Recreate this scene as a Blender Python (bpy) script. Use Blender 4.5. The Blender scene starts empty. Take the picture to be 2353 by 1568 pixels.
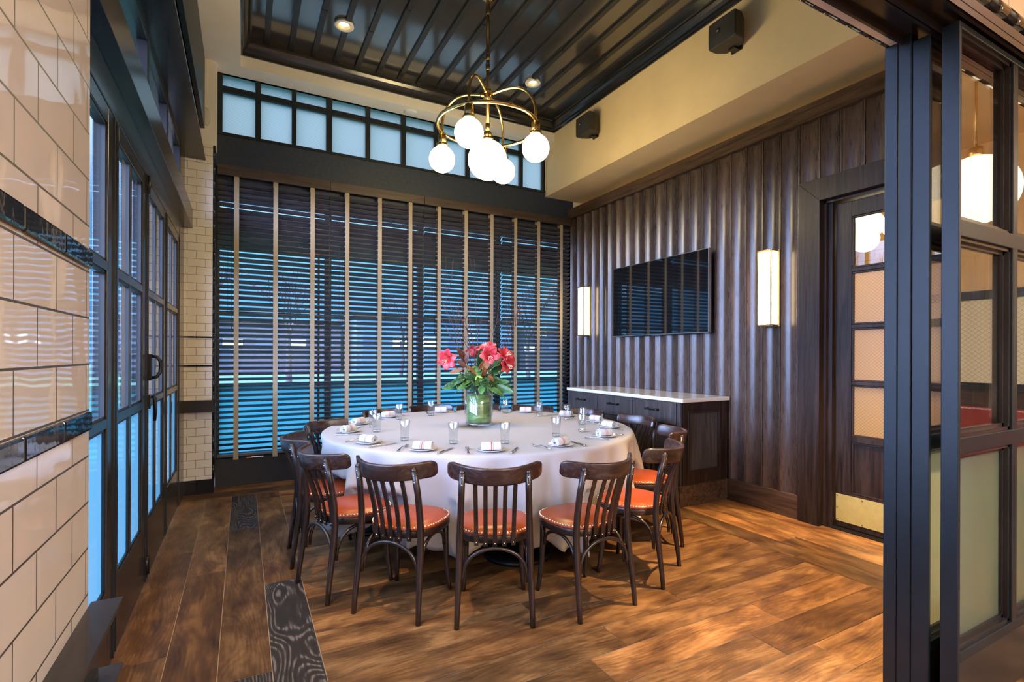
import bpy, bmesh, math, random
from mathutils import Vector, Matrix, Euler
PI = math.pi
C = bpy.context.scene.collection
sc = bpy.context.scene
R = random.Random(7)

# ------------------------------------------------------------------ camera
cd = bpy.data.cameras.new('camera'); cam = bpy.data.objects.new('camera', cd); C.objects.link(cam)
cd.sensor_width = 36.0; cd.lens = 36.0 * 1157.0 / 2353.0; cd.shift_y = 31.4 / 2353.0
cd.clip_start = 0.02; cd.clip_end = 300
cam.matrix_world = Matrix.Translation((0, 0, 1.38)) @ Matrix.Rotation(math.radians(-28.08), 4, 'Z') @ \
    Matrix.Rotation(PI / 2, 4, 'X') @ Matrix.Rotation(0.0035, 4, 'Z')
sc.camera = cam

# ------------------------------------------------------------------ world, exposure
w = bpy.data.worlds.new('dusk_sky'); sc.world = w; w.use_nodes = True
nt = w.node_tree; nt.nodes.clear()
wo = nt.nodes.new('ShaderNodeOutputWorld'); bg = nt.nodes.new('ShaderNodeBackground')
tc = nt.nodes.new('ShaderNodeTexCoord'); sp = nt.nodes.new('ShaderNodeSeparateXYZ'); cr = nt.nodes.new('ShaderNodeValToRGB')
nt.links.new(tc.outputs['Generated'], sp.inputs[0]); nt.links.new(sp.outputs['Z'], cr.inputs[0])
cr.color_ramp.elements[0].position = 0.0; cr.color_ramp.elements[0].color = (0.024, 0.085, 0.19, 1)
cr.color_ramp.elements[1].position = 0.9; cr.color_ramp.elements[1].color = (1.1, 1.25, 1.65, 1)
e = cr.color_ramp.elements.new(0.22); e.color = (0.042, 0.125, 0.235, 1)
e = cr.color_ramp.elements.new(0.50); e.color = (0.50, 0.62, 0.90, 1)
# added glow in the sky towards -X, brightens the room through the glazed doors
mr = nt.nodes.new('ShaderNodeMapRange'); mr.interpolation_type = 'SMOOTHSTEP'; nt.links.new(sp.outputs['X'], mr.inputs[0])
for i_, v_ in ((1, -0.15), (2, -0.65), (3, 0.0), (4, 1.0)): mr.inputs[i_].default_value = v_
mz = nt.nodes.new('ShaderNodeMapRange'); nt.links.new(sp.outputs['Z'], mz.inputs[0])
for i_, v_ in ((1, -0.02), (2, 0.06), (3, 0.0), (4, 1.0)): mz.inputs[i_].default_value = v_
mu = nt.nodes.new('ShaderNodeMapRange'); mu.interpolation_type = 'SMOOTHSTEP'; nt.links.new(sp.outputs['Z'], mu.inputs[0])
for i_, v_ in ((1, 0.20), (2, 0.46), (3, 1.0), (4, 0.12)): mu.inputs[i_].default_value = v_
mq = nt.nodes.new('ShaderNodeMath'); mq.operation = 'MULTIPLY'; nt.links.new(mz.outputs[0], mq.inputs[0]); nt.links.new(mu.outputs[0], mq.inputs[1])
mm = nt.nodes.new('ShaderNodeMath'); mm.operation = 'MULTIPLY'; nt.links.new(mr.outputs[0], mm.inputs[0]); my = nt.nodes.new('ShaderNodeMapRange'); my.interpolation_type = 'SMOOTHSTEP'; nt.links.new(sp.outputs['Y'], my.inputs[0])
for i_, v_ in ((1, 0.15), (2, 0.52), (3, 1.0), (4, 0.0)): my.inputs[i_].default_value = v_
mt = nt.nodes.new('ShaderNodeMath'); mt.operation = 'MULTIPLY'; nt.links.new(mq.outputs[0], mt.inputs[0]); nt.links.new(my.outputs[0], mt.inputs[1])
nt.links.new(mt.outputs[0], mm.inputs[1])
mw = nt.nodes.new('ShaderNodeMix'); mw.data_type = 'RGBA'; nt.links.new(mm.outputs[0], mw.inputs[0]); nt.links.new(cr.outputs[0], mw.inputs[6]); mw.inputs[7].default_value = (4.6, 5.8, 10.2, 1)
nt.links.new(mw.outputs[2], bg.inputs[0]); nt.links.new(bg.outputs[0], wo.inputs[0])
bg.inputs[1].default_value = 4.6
sc.view_settings.view_transform = 'Standard'; sc.view_settings.look = 'None'
sc.view_settings.exposure = 0.62; sc.view_settings.gamma = 1.0; sc.view_settings.use_curve_mapping = False
cy = sc.cycles
cy.use_denoising = True
cy.max_bounces = 9; cy.diffuse_bounces = 5; cy.glossy_bounces = 5; cy.transmission_bounces = 8; cy.transparent_max_bounces = 24
cy.sample_clamp_indirect = 4.0; cy.caustics_reflective = False; cy.caustics_refractive = False
cy.blur_glossy = 0.6

# ------------------------------------------------------------------ large area lamps
def area_lamp(name, loc, size, energy, col, rot=(0, 0, 0), sy=None):
    l = bpy.data.lights.new(name, 'AREA'); l.energy = energy; l.color = col; l.size = size
    if sy: l.shape = 'RECTANGLE'; l.size_y = sy
    o = bpy.data.objects.new(name, l); o.location = loc; o.rotation_euler = rot; C.objects.link(o); return o
WARM = (1.0, 0.70, 0.40)
area_lamp('hall_fill_light', (2.2, -2.3, 3.5), 3.2, 400, (0.86, 0.88, 1.0), (math.radians(-14), 0, 0), 2.4)  # soft fill light added out of view behind the camera
area_lamp('corridor_ceiling_light', (5.2, 2.0, 3.3), 1.0, 8, (1.0, 0.72, 0.40))
def spot_lamp(loc, energy, ang=100, col=(1.0, 0.64, 0.30), blend=0.6):
    l = bpy.data.lights.new('downlight_bulb', 'SPOT'); l.energy = energy; l.color = col; l.spot_size = math.radians(ang)
    l.spot_blend = blend; l.shadow_soft_size = 0.045
    o = bpy.data.objects.new('downlight_bulb', l); o.location = loc; C.objects.link(o); return o

# ------------------------------------------------------------------ mesh helper
class MB:
    def __init__(s): s.bm = bmesh.new(); s.mi = 0; s.sm = False
    def face(s, vs):
        try: f = s.bm.faces.new(vs)
        except ValueError: return None
        f.material_index = s.mi; f.smooth = s.sm; return f
    def box(s, x0, x1, y0, y1, z0, z1, M=None):
        P = [(x0,y0,z0),(x1,y0,z0),(x1,y1,z0),(x0,y1,z0),(x0,y0,z1),(x1,y0,z1),(x1,y1,z1),(x0,y1,z1)]
        v = [s.bm.verts.new((M @ Vector(p)) if M else p) for p in P]
        for a in ((3,2,1,0),(4,5,6,7),(0,1,5,4),(1,2,6,5),(2,3,7,6),(3,0,4,7)): s.face([v[i] for i in a])
        return s
    def prism(s, poly, t0, t1, axis='x', M=None):
        # poly: list of 2D points in the plane normal to axis
        def P(t, a, b):
            p = (t,a,b) if axis == 'x' else (a,t,b) if axis == 'y' else (a,b,t)
            return (M @ Vector(p)) if M else p
        A = [s.bm.verts.new(P(t0,*p)) for p in poly]; B = [s.bm.verts.new(P(t1,*p)) for p in poly]
        n = len(poly); s.face(A[::-1]); s.face(B)
        for i in range(n): s.face([A[i], A[(i+1)%n], B[(i+1)%n], B[i]])
        return s
    def tube(s, pts, rad, seg=10, caps=True, flat=None):
        pts = [Vector(p) for p in pts]; n = len(pts)
        rs = rad if isinstance(rad, (list, tuple)) else [rad]*n
        t0 = (pts[1]-pts[0]).normalized()
        up = Vector((0,0,1)) if abs(t0.z) < 0.9 else Vector((0,1,0))
        side = t0.cross(up).normalized(); rings = []; sm = s.sm
        for i in range(n):
            t = (pts[min(i+1,n-1)] - pts[max(i-1,0)]).normalized()
            side = (side - t*side.dot(t)).normalized(); u2 = t.cross(side)
            k = flat or 1.0
            rings.append([s.bm.verts.new(pts[i] + rs[i]*(math.cos(2*PI*j/seg)*side + k*math.sin(2*PI*j/seg)*u2)) for j in range(seg)])
        s.sm = True
        for a, b in zip(rings, rings[1:]):
            for j in range(seg): s.face([a[j], a[(j+1)%seg], b[(j+1)%seg], b[j]])
        s.sm = sm
        if caps: s.face(rings[0][::-1]); s.face(rings[-1])
        return s
    def lathe(s, prof, seg=32, c=(0,0,0), close=False, smooth=True, M=None):
        rings = []
        for r, z in prof:
            if r < 1e-6:
                p = Vector((c[0],c[1],c[2]+z)); rings.append([s.bm.verts.new(M @ p if M else p)])
            else:
                ring = []
                for j in range(seg):
                    p = Vector((c[0]+r*math.cos(2*PI*j/seg), c[1]+r*math.sin(2*PI*j/seg), c[2]+z)); ring.append(s.bm.verts.new(M @ p if M else p))
                rings.append(ring)
        sm = s.sm; s.sm = smooth
        for a, b in zip(rings, rings[1:]):
            for j in range(seg):
                k = (j+1) % seg
                if len(a) == 1 and len(b) == 1: continue
                if len(a) == 1: s.face([a[0], b[k], b[j]])
                elif len(b) == 1: s.face([a[j], a[k], b[0]])
                else: s.face([a[j], a[k], b[k], b[j]])
        s.sm = sm
        return s
    def sphere(s, c, r, u=24, v=14, sc_=(1,1,1)):
        prof = [(r*math.sin(PI*i/v), -r*math.cos(PI*i/v)) for i in range(v+1)]
        M = Matrix.Translation(c) @ Matrix.Diagonal((*sc_,1)); prof[0] = (0,-r); prof[-1] = (0,r)
        return s.lathe(prof, u, M=M)
    def grid(s, rows, cyc=False, smooth=True, uv=None):
        V = [[s.bm.verts.new(p) for p in r] for r in rows]; sm = s.sm; s.sm = smooth
        for a, b in zip(V, V[1:]):
            m = len(a)
            for j in range(m if cyc else m-1): s.face([a[j], a[(j+1)%m], b[(j+1)%m], b[j]])
        s.sm = sm; return V
    def build(s, name, mats, parent=None, bevel=0, loc=None, seg=2, normals=True):
        if normals: bmesh.ops.recalc_face_normals(s.bm, faces=s.bm.faces)
        me = bpy.data.meshes.new(name); s.bm.to_mesh(me); s.bm.free()
        for m in (mats if isinstance(mats, (list, tuple)) else [mats]): me.materials.append(m)
        o = bpy.data.objects.new(name, me); C.objects.link(o)
        if parent: o.parent = parent
        if loc is not None: o.location = loc
        if bevel:
            b = o.modifiers.new('bevel', 'BEVEL'); b.width = bevel; b.segments = seg; b.limit_method = 'ANGLE'; b.angle_limit = math.radians(40)
        return o
def empty(name, loc=(0,0,0), rz=0.0):
    o = bpy.data.objects.new(name, None); o.location = loc; o.rotation_euler = (0,0,rz); o.empty_display_size = 0.1; C.objects.link(o); return o
def tag(o, label, cat, group=None):
    o['label'] = label; o['category'] = cat
    if group: o['group'] = group
    return o
def struct(o, label=None):
    o['kind'] = 'structure'
    if label: o['label'] = label
    return o
def copy_tree(o, parent=None):
    c = o.copy(); C.objects.link(c); c.parent = parent
    for ch in list(o.children): copy_tree(ch, c)
    return c
def sheet(name, mat, plane, c, a0, a1, z0, z1, parent):
    m = MB(); P = [(a0, c, z0), (a1, c, z0), (a1, c, z1), (a0, c, z1)] if plane == 'Y' else [(c, a0, z0), (c, a1, z0), (c, a1, z1), (c, a0, z1)]
    m.face([m.bm.verts.new(p) for p in P]); return m.build(name, mat, parent)
def boxes(name, mat, bl, parent=None, bevel=0.0):
    m = MB()
    for b in bl: m.box(*b)
    return m.build(name, mat, parent, bevel)

# ------------------------------------------------------------------ materials
def newmat(name):
    m = bpy.data.materials.new(name); m.use_nodes = True; t = m.node_tree
    return m, t, t.nodes['Principled BSDF']
def nd(t, typ, ins=None, **attrs):
    n = t.nodes.new(typ)
    for k, v in attrs.items(): setattr(n, k, v)
    for k, v in (ins or {}).items():
        if isinstance(v, bpy.types.NodeSocket): t.links.new(v, n.inputs[k])
        else: n.inputs[k].default_value = v
    return n
def ramp(t, fac, stops):
    n = t.nodes.new('ShaderNodeValToRGB'); t.links.new(fac, n.inputs[0]); e = n.color_ramp.elements
    e[0].position, e[0].color = stops[0][0], (*stops[0][1], 1); e[1].position, e[1].color = stops[-1][0], (*stops[-1][1], 1)
    for p, c in stops[1:-1]:
        x = e.new(p); x.color = (*c, 1)
    return n.outputs[0]
def math_(t, op, a, b=None, clamp=False):
    n = t.nodes.new('ShaderNodeMath'); n.operation = op; n.use_clamp = clamp
    for i, v in enumerate((a, b)):
        if v is None: continue
        if isinstance(v, bpy.types.NodeSocket): t.links.new(v, n.inputs[i])
        else: n.inputs[i].default_value = v
    return n.outputs[0]
def mixc(t, fac, a, b, mode='MIX'):
    n = t.nodes.new('ShaderNodeMix'); n.data_type = 'RGBA'; n.blend_type = mode
    for k, v in ((0, fac), (6, a), (7, b)):
        if isinstance(v, bpy.types.NodeSocket): t.links.new(v, n.inputs[k])
        else: n.inputs[k].default_value = v if k == 0 else (*v, 1)
    return n.outputs[2]
def plain(name, col, rough=0.5, metal=0.0, noise=0.0, nscale=8.0, bump=0.0, spec=0.5, coat=0.0):
    m, t, b = newmat(name)
    b.inputs['Roughness'].default_value = rough; b.inputs['Metallic'].default_value = metal; b.inputs['Specular IOR Level'].default_value = spec
    b.inputs['Coat Weight'].default_value = coat; b.inputs['Coat Roughness'].default_value = 0.15
    tcn = nd(t, 'ShaderNodeTexCoord'); n = nd(t, 'ShaderNodeTexNoise', {'Vector': tcn.outputs['Object'], 'Scale': nscale, 'Detail': 4.0})
    lo = tuple(c*(1-noise) for c in col); hi = tuple(min(1, c*(1+noise)) for c in col)
    t.links.new(ramp(t, n.outputs[0], [(0.3, lo), (0.7, hi)]), b.inputs['Base Color'])
    if bump:
        n2 = nd(t, 'ShaderNodeTexNoise', {'Vector': tcn.outputs['Object'], 'Scale': nscale*6, 'Detail': 3.0})
        bp = nd(t, 'ShaderNodeBump', {'Height': n2.outputs[0], 'Strength': bump, 'Distance': 0.01}); t.links.new(bp.outputs[0], b.inputs['Normal'])
    return m
def wood(name, dark, mid, light, axis='Z', scale=1.0, rough=0.4, bump=0.15, coat=0.0, spread=(0.35, 0.5, 0.68)):
    m, t, b = newmat(name)
    tcn = nd(t, 'ShaderNodeTexCoord'); oi = nd(t, 'ShaderNodeObjectInfo')
    s = [14*scale]*3; s['XYZ'.index(axis)] = 0.9*scale
    mp = nd(t, 'ShaderNodeMapping', {'Vector': tcn.outputs['Object'], 'Scale': s})
    ad = nd(t, 'ShaderNodeVectorMath', {0: mp.outputs[0]}, operation='ADD')
    cmb = nd(t, 'ShaderNodeCombineXYZ', {0: math_(t, 'MULTIPLY', oi.outputs['Random'], 37.0), 1: math_(t, 'MULTIPLY', oi.outputs['Random'], 11.0)})
    t.links.new(cmb.outputs[0], ad.inputs[1])
    n1 = nd(t, 'ShaderNodeTexNoise', {'Vector': ad.outputs[0], 'Scale': 1.0, 'Detail': 6.0, 'Distortion': 1.2})
    n2 = nd(t, 'ShaderNodeTexNoise', {'Vector': ad.outputs[0], 'Scale': 7.0, 'Detail': 3.0})
    f = math_(t, 'ADD', math_(t, 'MULTIPLY', n1.outputs[0], 0.75), math_(t, 'MULTIPLY', n2.outputs[0], 0.25))
    t.links.new(ramp(t, f, [(spread[0], dark), (spread[1], mid), (spread[2], light)]), b.inputs['Base Color'])
    b.inputs['Roughness'].default_value = rough; b.inputs['Coat Weight'].default_value = coat; b.inputs['Coat Roughness'].default_value = 0.2
    bp = nd(t, 'ShaderNodeBump', {'Height': f, 'Strength': bump, 'Distance': 0.004}); t.links.new(bp.outputs[0], b.inputs['Normal'])
    return m
def plank_mat(name, dark, mid, light, rough, darkplank, ring=22.0, bump=0.12, var=0.35, blotch=0.5):
    # per-board tone from the colour attribute 'tone', grain laid along U of the UV map
    m, t, b = newmat(name)
    uv = nd(t, 'ShaderNodeUVMap', uv_map='UVMap'); at = nd(t, 'ShaderNodeVertexColor', layer_name='tone')
    sx = nd(t, 'ShaderNodeSeparateColor', {0: at.outputs[0]})
    big = nd(t, 'ShaderNodeTexNoise', {'Vector': nd(t, 'ShaderNodeMapping', {'Vector': uv.outputs[0], 'Scale': (3.2, 8.0, 1)}).outputs[0], 'Scale': 1.0, 'Detail': 7.0, 'Roughness': 0.62, 'Distortion': 0.25})
    fine = nd(t, 'ShaderNodeTexNoise', {'Vector': nd(t, 'ShaderNodeMapping', {'Vector': uv.outputs[0], 'Scale': (7.0, 85.0, 1)}).outputs[0], 'Scale': 1.0, 'Detail': 4.0, 'Distortion': 0.2})
    sep = nd(t, 'ShaderNodeSeparateXYZ', {0: uv.outputs[0]})
    cath = nd(t, 'ShaderNodeTexNoise', {'Vector': nd(t, 'ShaderNodeMapping', {'Vector': uv.outputs[0], 'Scale': (1.3, 4.0, 1)}).outputs[0], 'Scale': 1.0, 'Detail': 1.0})
    wv = math_(t, 'SINE', math_(t, 'ADD', math_(t, 'MULTIPLY', sep.outputs[1], 260.0), math_(t, 'MULTIPLY', cath.outputs[0], ring*6.0)))
    f = math_(t, 'ADD', math_(t, 'ADD', math_(t, 'MULTIPLY', big.outputs[0], blotch), math_(t, 'MULTIPLY', fine.outputs[0], 0.96-blotch)), math_(t, 'MULTIPLY', wv, 0.02))
    col = ramp(t, f, [(0.33, dark), (0.48, mid), (0.64, light)])
    tone = math_(t, 'ADD', math_(t, 'MULTIPLY', sx.outputs[0], var*2), 1.0-var)
    col = mixc(t, 1.0, col, nd(t, 'ShaderNodeCombineXYZ', {0: tone, 1: tone, 2: tone}).outputs[0], 'MULTIPLY')
    warm = mixc(t, 1.0, col, (1.12, 0.97, 0.80), 'MULTIPLY'); col = mixc(t, sx.outputs[1], col, warm)
    wd_ = math_(t, 'SINE', math_(t, 'ADD', math_(t, 'MULTIPLY', sep.outputs[1], 330.0), math_(t, 'MULTIPLY', cath.outputs[0], 150.0)))
    dk = ramp(t, math_(t, 'ADD', math_(t, 'MULTIPLY', wd_, 0.20), fine.outputs[0]), [(0.35, darkplank), (0.60, tuple(c*1.6 for c in darkplank)), (0.76, tuple(min(1, c*5+0.03) for c in darkplank))])
    col = mixc(t, sx.outputs[2], col, dk)
    t.links.new(col, b.inputs['Base Color'])
    rg = math_(t, 'ADD', math_(t, 'MULTIPLY', fine.outputs[0], 0.2), rough-0.1); t.links.new(rg, b.inputs['Roughness'])
    bp = nd(t, 'ShaderNodeBump', {'Height': f, 'Strength': bump, 'Distance': 0.004}); t.links.new(bp.outputs[0], b.inputs['Normal'])
    return m
def schlick(t, boost=1.0, f0=0.04):
    lw = nd(t, 'ShaderNodeLayerWeight', {'Blend': 0.5}); p5 = math_(t, 'POWER', lw.outputs['Facing'], 5.0)
    return math_(t, 'MULTIPLY', math_(t, 'ADD', math_(t, 'MULTIPLY', p5, 1-f0), f0), boost, True)
def clear_glass(name, tint=(0.93, 0.97, 0.98), ior=1.5, boost=1.0, wires=False):
    m, t, b = newmat(name); t.nodes.remove(b); out = t.nodes['Material Output']
    tr = nd(t, 'ShaderNodeBsdfTransparent', {0: (*tint, 1)}); gl = nd(t, 'ShaderNodeBsdfGlossy', {0: (1,1,1,1), 'Roughness': 0.0})
    mx = nd(t, 'ShaderNodeMixShader', {0: schlick(t, boost), 1: tr.outputs[0], 2: gl.outputs[0]})
    t.links.new(mx.outputs[0], out.inputs[0]); return m
def wire_mask(t, plane, pitch):
    tcn = nd(t, 'ShaderNodeTexCoord'); s = nd(t, 'ShaderNodeSeparateXYZ', {0: tcn.outputs['Object']})
    a = s.outputs['X' if plane == 'Y' else 'Y']; z = s.outputs['Z']
    z2 = math_(t, 'MULTIPLY', z, 1.15)
    def line(v):
        f = math_(t, 'FRACT', math_(t, 'DIVIDE', v, pitch)); d = math_(t, 'ABSOLUTE', math_(t, 'SUBTRACT', f, 0.5)); return math_(t, 'LESS_THAN', d, 0.055)
    return math_(t, 'MAXIMUM', line(math_(t, 'ADD', a, z2)), line(math_(t, 'SUBTRACT', a, z2)))
def frosted(name, col, wire, plane, pitch=0.03, clear=0.06, gloss=0.10, rough=0.08):
    m, t, b = newmat(name); t.nodes.remove(b); out = t.nodes['Material Output']
    c = mixc(t, wire_mask(t, plane, pitch), col, wire)
    tl = nd(t, 'ShaderNodeBsdfTranslucent', {0: c}); df = nd(t, 'ShaderNodeBsdfDiffuse', {0: c}); tr = nd(t, 'ShaderNodeBsdfTransparent', {0: (*col, 1)})
    gl = nd(t, 'ShaderNodeBsdfGlossy', {0: (1,1,1,1), 'Roughness': rough})
    m1 = nd(t, 'ShaderNodeMixShader', {0: 0.18, 1: tl.outputs[0], 2: df.outputs[0]})
    m2 = nd(t, 'ShaderNodeMixShader', {0: clear, 1: m1.outputs[0], 2: tr.outputs[0]})
    m3 = nd(t, 'ShaderNodeMixShader', {0: schlick(t), 1: m2.outputs[0], 2: gl.outputs[0]})
    t.links.new(m3.outputs[0], out.inputs[0]); return m
def emit(name, col, strength, gloss=True):
    m, t, b = newmat(name); b.inputs['Base Color'].default_value = (0.85, 0.85, 0.85, 1); b.inputs['Roughness'].default_value = 0.25
    b.inputs['Emission Color'].default_value = (*col, 1); b.inputs['Emission Strength'].default_value = strength; return m
def tile_mat(name, plane, off=(0, 0), col=(0.88, 0.82, 0.74), grout=(0.09, 0.075, 0.06), w=0.153, h=0.0790, rough=0.06, bump=0.35):
    m, t, b = newmat(name)
    tcn = nd(t, 'ShaderNodeTexCoord'); s = nd(t, 'ShaderNodeSeparateXYZ', {0: tcn.outputs['Object']})
    u = s.outputs['X' if plane == 'Y' else 'Y']; v = s.outputs['Z' if plane != 'Z' else 'Y']
    cb = nd(t, 'ShaderNodeCombineXYZ', {0: math_(t, 'ADD', u, off[0]), 1: math_(t, 'ADD', v, off[1])})
    br = nd(t, 'ShaderNodeTexBrick', {'Vector': cb.outputs[0], 'Color1': (*col, 1), 'Color2': (*(c*0.96 for c in col), 1), 'Mortar': (*grout, 1), 'Scale': 1.0,
            'Mortar Size': 0.0017, 'Mortar Smooth': 0.1, 'Bias': 0.0, 'Brick Width': w, 'Row Height': h}, offset=0.5)
    t.links.new(br.outputs[0], b.inputs['Base Color'])
    nz = nd(t, 'ShaderNodeTexNoise', {'Vector': cb.outputs[0], 'Scale': 9.0, 'Detail': 1.0})
    h1 = math_(t, 'ADD', math_(t, 'MULTIPLY', br.outputs['Fac'], -1.0), math_(t, 'MULTIPLY', nz.outputs[0], 0.55))
    bp = nd(t, 'ShaderNodeBump', {'Height': h1, 'Strength': bump, 'Distance': 0.003}); t.links.new(bp.outputs[0], b.inputs['Normal'])
    t.links.new(math_(t, 'ADD', math_(t, 'MULTIPLY', br.outputs['Fac'], 0.5), rough), b.inputs['Roughness'])
    return m

M_steel = plain('bronze_steel', (0.036, 0.031, 0.030), 0.22, 0.40, 0.25, 3.0, 0.02)
M_steel2 = plain('blackened_steel', (0.006, 0.010, 0.014), 0.42, 0.0, 0.3, 4.0, 0.02)
M_panel = plain('black_panel_paint', (0.020, 0.021, 0.024), 0.5, 0.0, 0.2, 30.0, 0.05)
M_bandp = plain('dark_panel_blue_light_tint', (0.020, 0.030, 0.056), 0.55, 0.0, 0.2, 30.0, 0.05)  # neutral dark paint, with the blue daylight on it put into the colour
M_plaster = plain('cream_plaster', (0.84, 0.62, 0.345), 0.7, 0.0, 0.06, 2.2, 0.05)
M_plasterw = plain('pale_plaster', (0.84, 0.79, 0.72), 0.7, 0.0, 0.05, 2.2, 0.04)
M_ceil = plain('black_gloss_ceiling', (0.026, 0.025, 0.029), 0.13, 0.0, 0.15, 2.0, 0.008)
M_ceil.node_tree.nodes['Principled BSDF'].inputs['IOR'].default_value = 2.3
M_batten = plain('black_batten', (0.016, 0.015, 0.015), 0.35, 0.0, 0.2, 6.0)
M_crown = plain('black_gloss_molding', (0.016, 0.015, 0.016), 0.2, 0.0, 0.2, 6.0, coat=0.3)
M_boards = plank_mat('fumed_oak_boards', (0.046, 0.030, 0.023), (0.066, 0.043, 0.033), (0.090, 0.061, 0.048), 0.29, (0.03, 0.02, 0.015), 10.0, 0.06, 0.34, 0.45)
M_floor = plank_mat('hand_scraped_oak_floor', (0.034, 0.016, 0.008), (0.120, 0.061, 0.024), (0.28, 0.158, 0.066), 0.36, (0.022, 0.018, 0.016), 16.0, 0.2, 0.46, 0.74)
M_trimwood = wood('dark_oak_trim', (0.011, 0.006, 0.004), (0.026, 0.015, 0.010), (0.046, 0.028, 0.020), 'Z', 1.5, 0.38)
M_trimwoodY = wood('dark_oak_trim_along', (0.030, 0.016, 0.009), (0.070, 0.040, 0.024), (0.11, 0.067, 0.044), 'Y', 1.5, 0.38)
for m__ in (M_trimwood, M_trimwoodY): m__.node_tree.nodes['Principled BSDF'].inputs['Specular IOR Level'].default_value = 0.22
M_cab = wood('charcoal_oak', (0.028, 0.022, 0.020), (0.052, 0.042, 0.038), (0.085, 0.068, 0.060), 'Z', 2.0, 0.42)
M_chair = wood('walnut_stained_beech', (0.010, 0.005, 0.004), (0.021, 0.0105, 0.0085), (0.040, 0.021, 0.016), 'Z', 1.8, 0.30, 0.06, 0.15)
M_rail = wood('walnut_stained_beech_rail', (0.014, 0.006, 0.005), (0.036, 0.016, 0.012), (0.080, 0.042, 0.030), 'X', 2.2, 0.30, 0.08, 0.15)
M_leather = plain('rust_leather', (0.30, 0.054, 0.013), 0.30, 0.0, 0.18, 5.0, 0.08)
M_booth = plain('oxblood_leather', (0.28, 0.025, 0.015), 0.35, 0.0, 0.12, 5.0, 0.05)
M_nail = plain('brass_nail', (0.85, 0.72, 0.48), 0.25, 0.8)
M_brass = plain('lacquered_brass', (0.72, 0.50, 0.20), 0.20, 1.0, 0.1, 10.0)
M_brassdull = plain('brushed_brass_plate', (0.55, 0.45, 0.14), 0.42, 0.35, 0.08, 20.0)
M_brassdk = plain('aged_brass', (0.32, 0.22, 0.09), 0.3, 1.0, 0.1, 10.0)
M_cloth = plain('white_linen', (0.48, 0.465, 0.475), 0.85, 0.0, 0.02, 3.0, 0.06)
M_china = plain('white_china', (0.66, 0.63, 0.58), 0.12, 0.0, 0.01)
M_silver = plain('polished_steel', (0.62, 0.62, 0.62), 0.12, 1.0)
M_black = plain('black_iron', (0.012, 0.012, 0.013), 0.35, 0.4, 0.1)
M_screen = plain('black_screen', (0.003, 0.003, 0.004), 0.04, 0.0, 0.0, spec=0.6)
M_screen.node_tree.nodes['Principled BSDF'].inputs['IOR'].default_value = 2.1
M_bezel = plain('silver_bezel', (0.45, 0.45, 0.45), 0.3, 1.0)
M_speaker = plain('black_speaker_plastic', (0.030, 0.026, 0.023), 0.55, 0.0, 0.15, 60.0, 0.1)
M_white = plain('white_plastic', (0.80, 0.79, 0.77), 0.4)
M_slat = wood('dark_walnut_slat', (0.040, 0.037, 0.043), (0.072, 0.068, 0.080), (0.110, 0.104, 0.120), 'X', 1.5, 0.42)
M_valance = wood('dark_walnut_valance', (0.030, 0.019, 0.016), (0.052, 0.034, 0.029), (0.078, 0.053, 0.046), 'X', 1.5, 0.45)
M_tape = plain('tan_cloth_tape', (0.34, 0.265, 0.165), 0.8, 0.0, 0.05, 60.0, 0.1)
M_marble = plain('cream_marble', (0.74, 0.68, 0.58), 0.14, 0.0, 0.06, 5.0)
M_tileY = tile_mat('white_subway_tile', 'Y', (0.255, 0.14))
M_tileX = tile_mat('glossy_subway_tile', 'X', (0.055, 0.140), (0.62, 0.54, 0.45), (0.06, 0.045, 0.035), 0.153, 0.0790, 0.03, 0.5)
M_tileL = tile_mat('lintel_subway_tile', 'Y', (0.0, 0.0))
M_tileS = tile_mat('soffit_subway_tile', 'Z', (0.0, 0.05))
M_blacktile = plain('black_glazed_tile', (0.010, 0.011, 0.014), 0.05, 0.0, 0.1, 4.0, 0.03)
M_ambertile = tile_mat('amber_lit_tile', 'X', (0.0, 0.0), (0.70, 0.50, 0.22), (0.25, 0.16, 0.05), 0.2, 0.1, 0.15)
M_glass = clear_glass('clear_pane')
M_glassr = clear_glass('partition_pane', (0.72, 0.72, 0.70), 1.6, 1.7)
M_tumbler = clear_glass('thin_tumbler_glass', (0.955, 0.965, 0.965), boost=1.6)
M_solid = clear_glass('thick_glass_base', (0.90, 0.91, 0.88), boost=2.6)
M_clere = frosted('wired_frosted_pane', (0.265, 0.30, 0.265), (0.175, 0.245, 0.25), 'Y', 0.033, 0.05)
M_lowpane = frosted('textured_lower_pane', (0.040, 0.245, 0.34), (0.075, 0.33, 0.42), 'Y', 0.030, 0.06)
M_lowdoor = frosted('wired_door_pane', (0.060, 0.150, 0.170), (0.042, 0.112, 0.130), 'X', 0.020, 0.10)
M_doorpane = frosted('wired_amber_pane', (0.90, 0.66, 0.27), (0.55, 0.38, 0.13), 'X', 0.028, 0.02, rough=0.3)
M_partpane = frosted('wired_textured_pane', (0.40, 0.46, 0.34), (0.27, 0.31, 0.22), 'Y', 0.012, 0.10, rough=0.25)
M_globe = emit('opal_globe', (1.0, 0.80, 0.40), 23.0)
M_globe2 = emit('opal_globe_dim', (1.0, 0.84, 0.58), 3.0)
M_globe3 = emit('opal_globe_hall', (1.0, 0.84, 0.58), 2.6)
M_sconce = emit('sconce_diffuser', (1.0, 0.80, 0.50), 7.0)
M_bulb = emit('lit_lamp', (1.0, 0.78, 0.48), 9.0)
M_reflector = plain('gold_reflector', (0.85, 0.68, 0.40), 0.3, 0.6)

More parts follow.
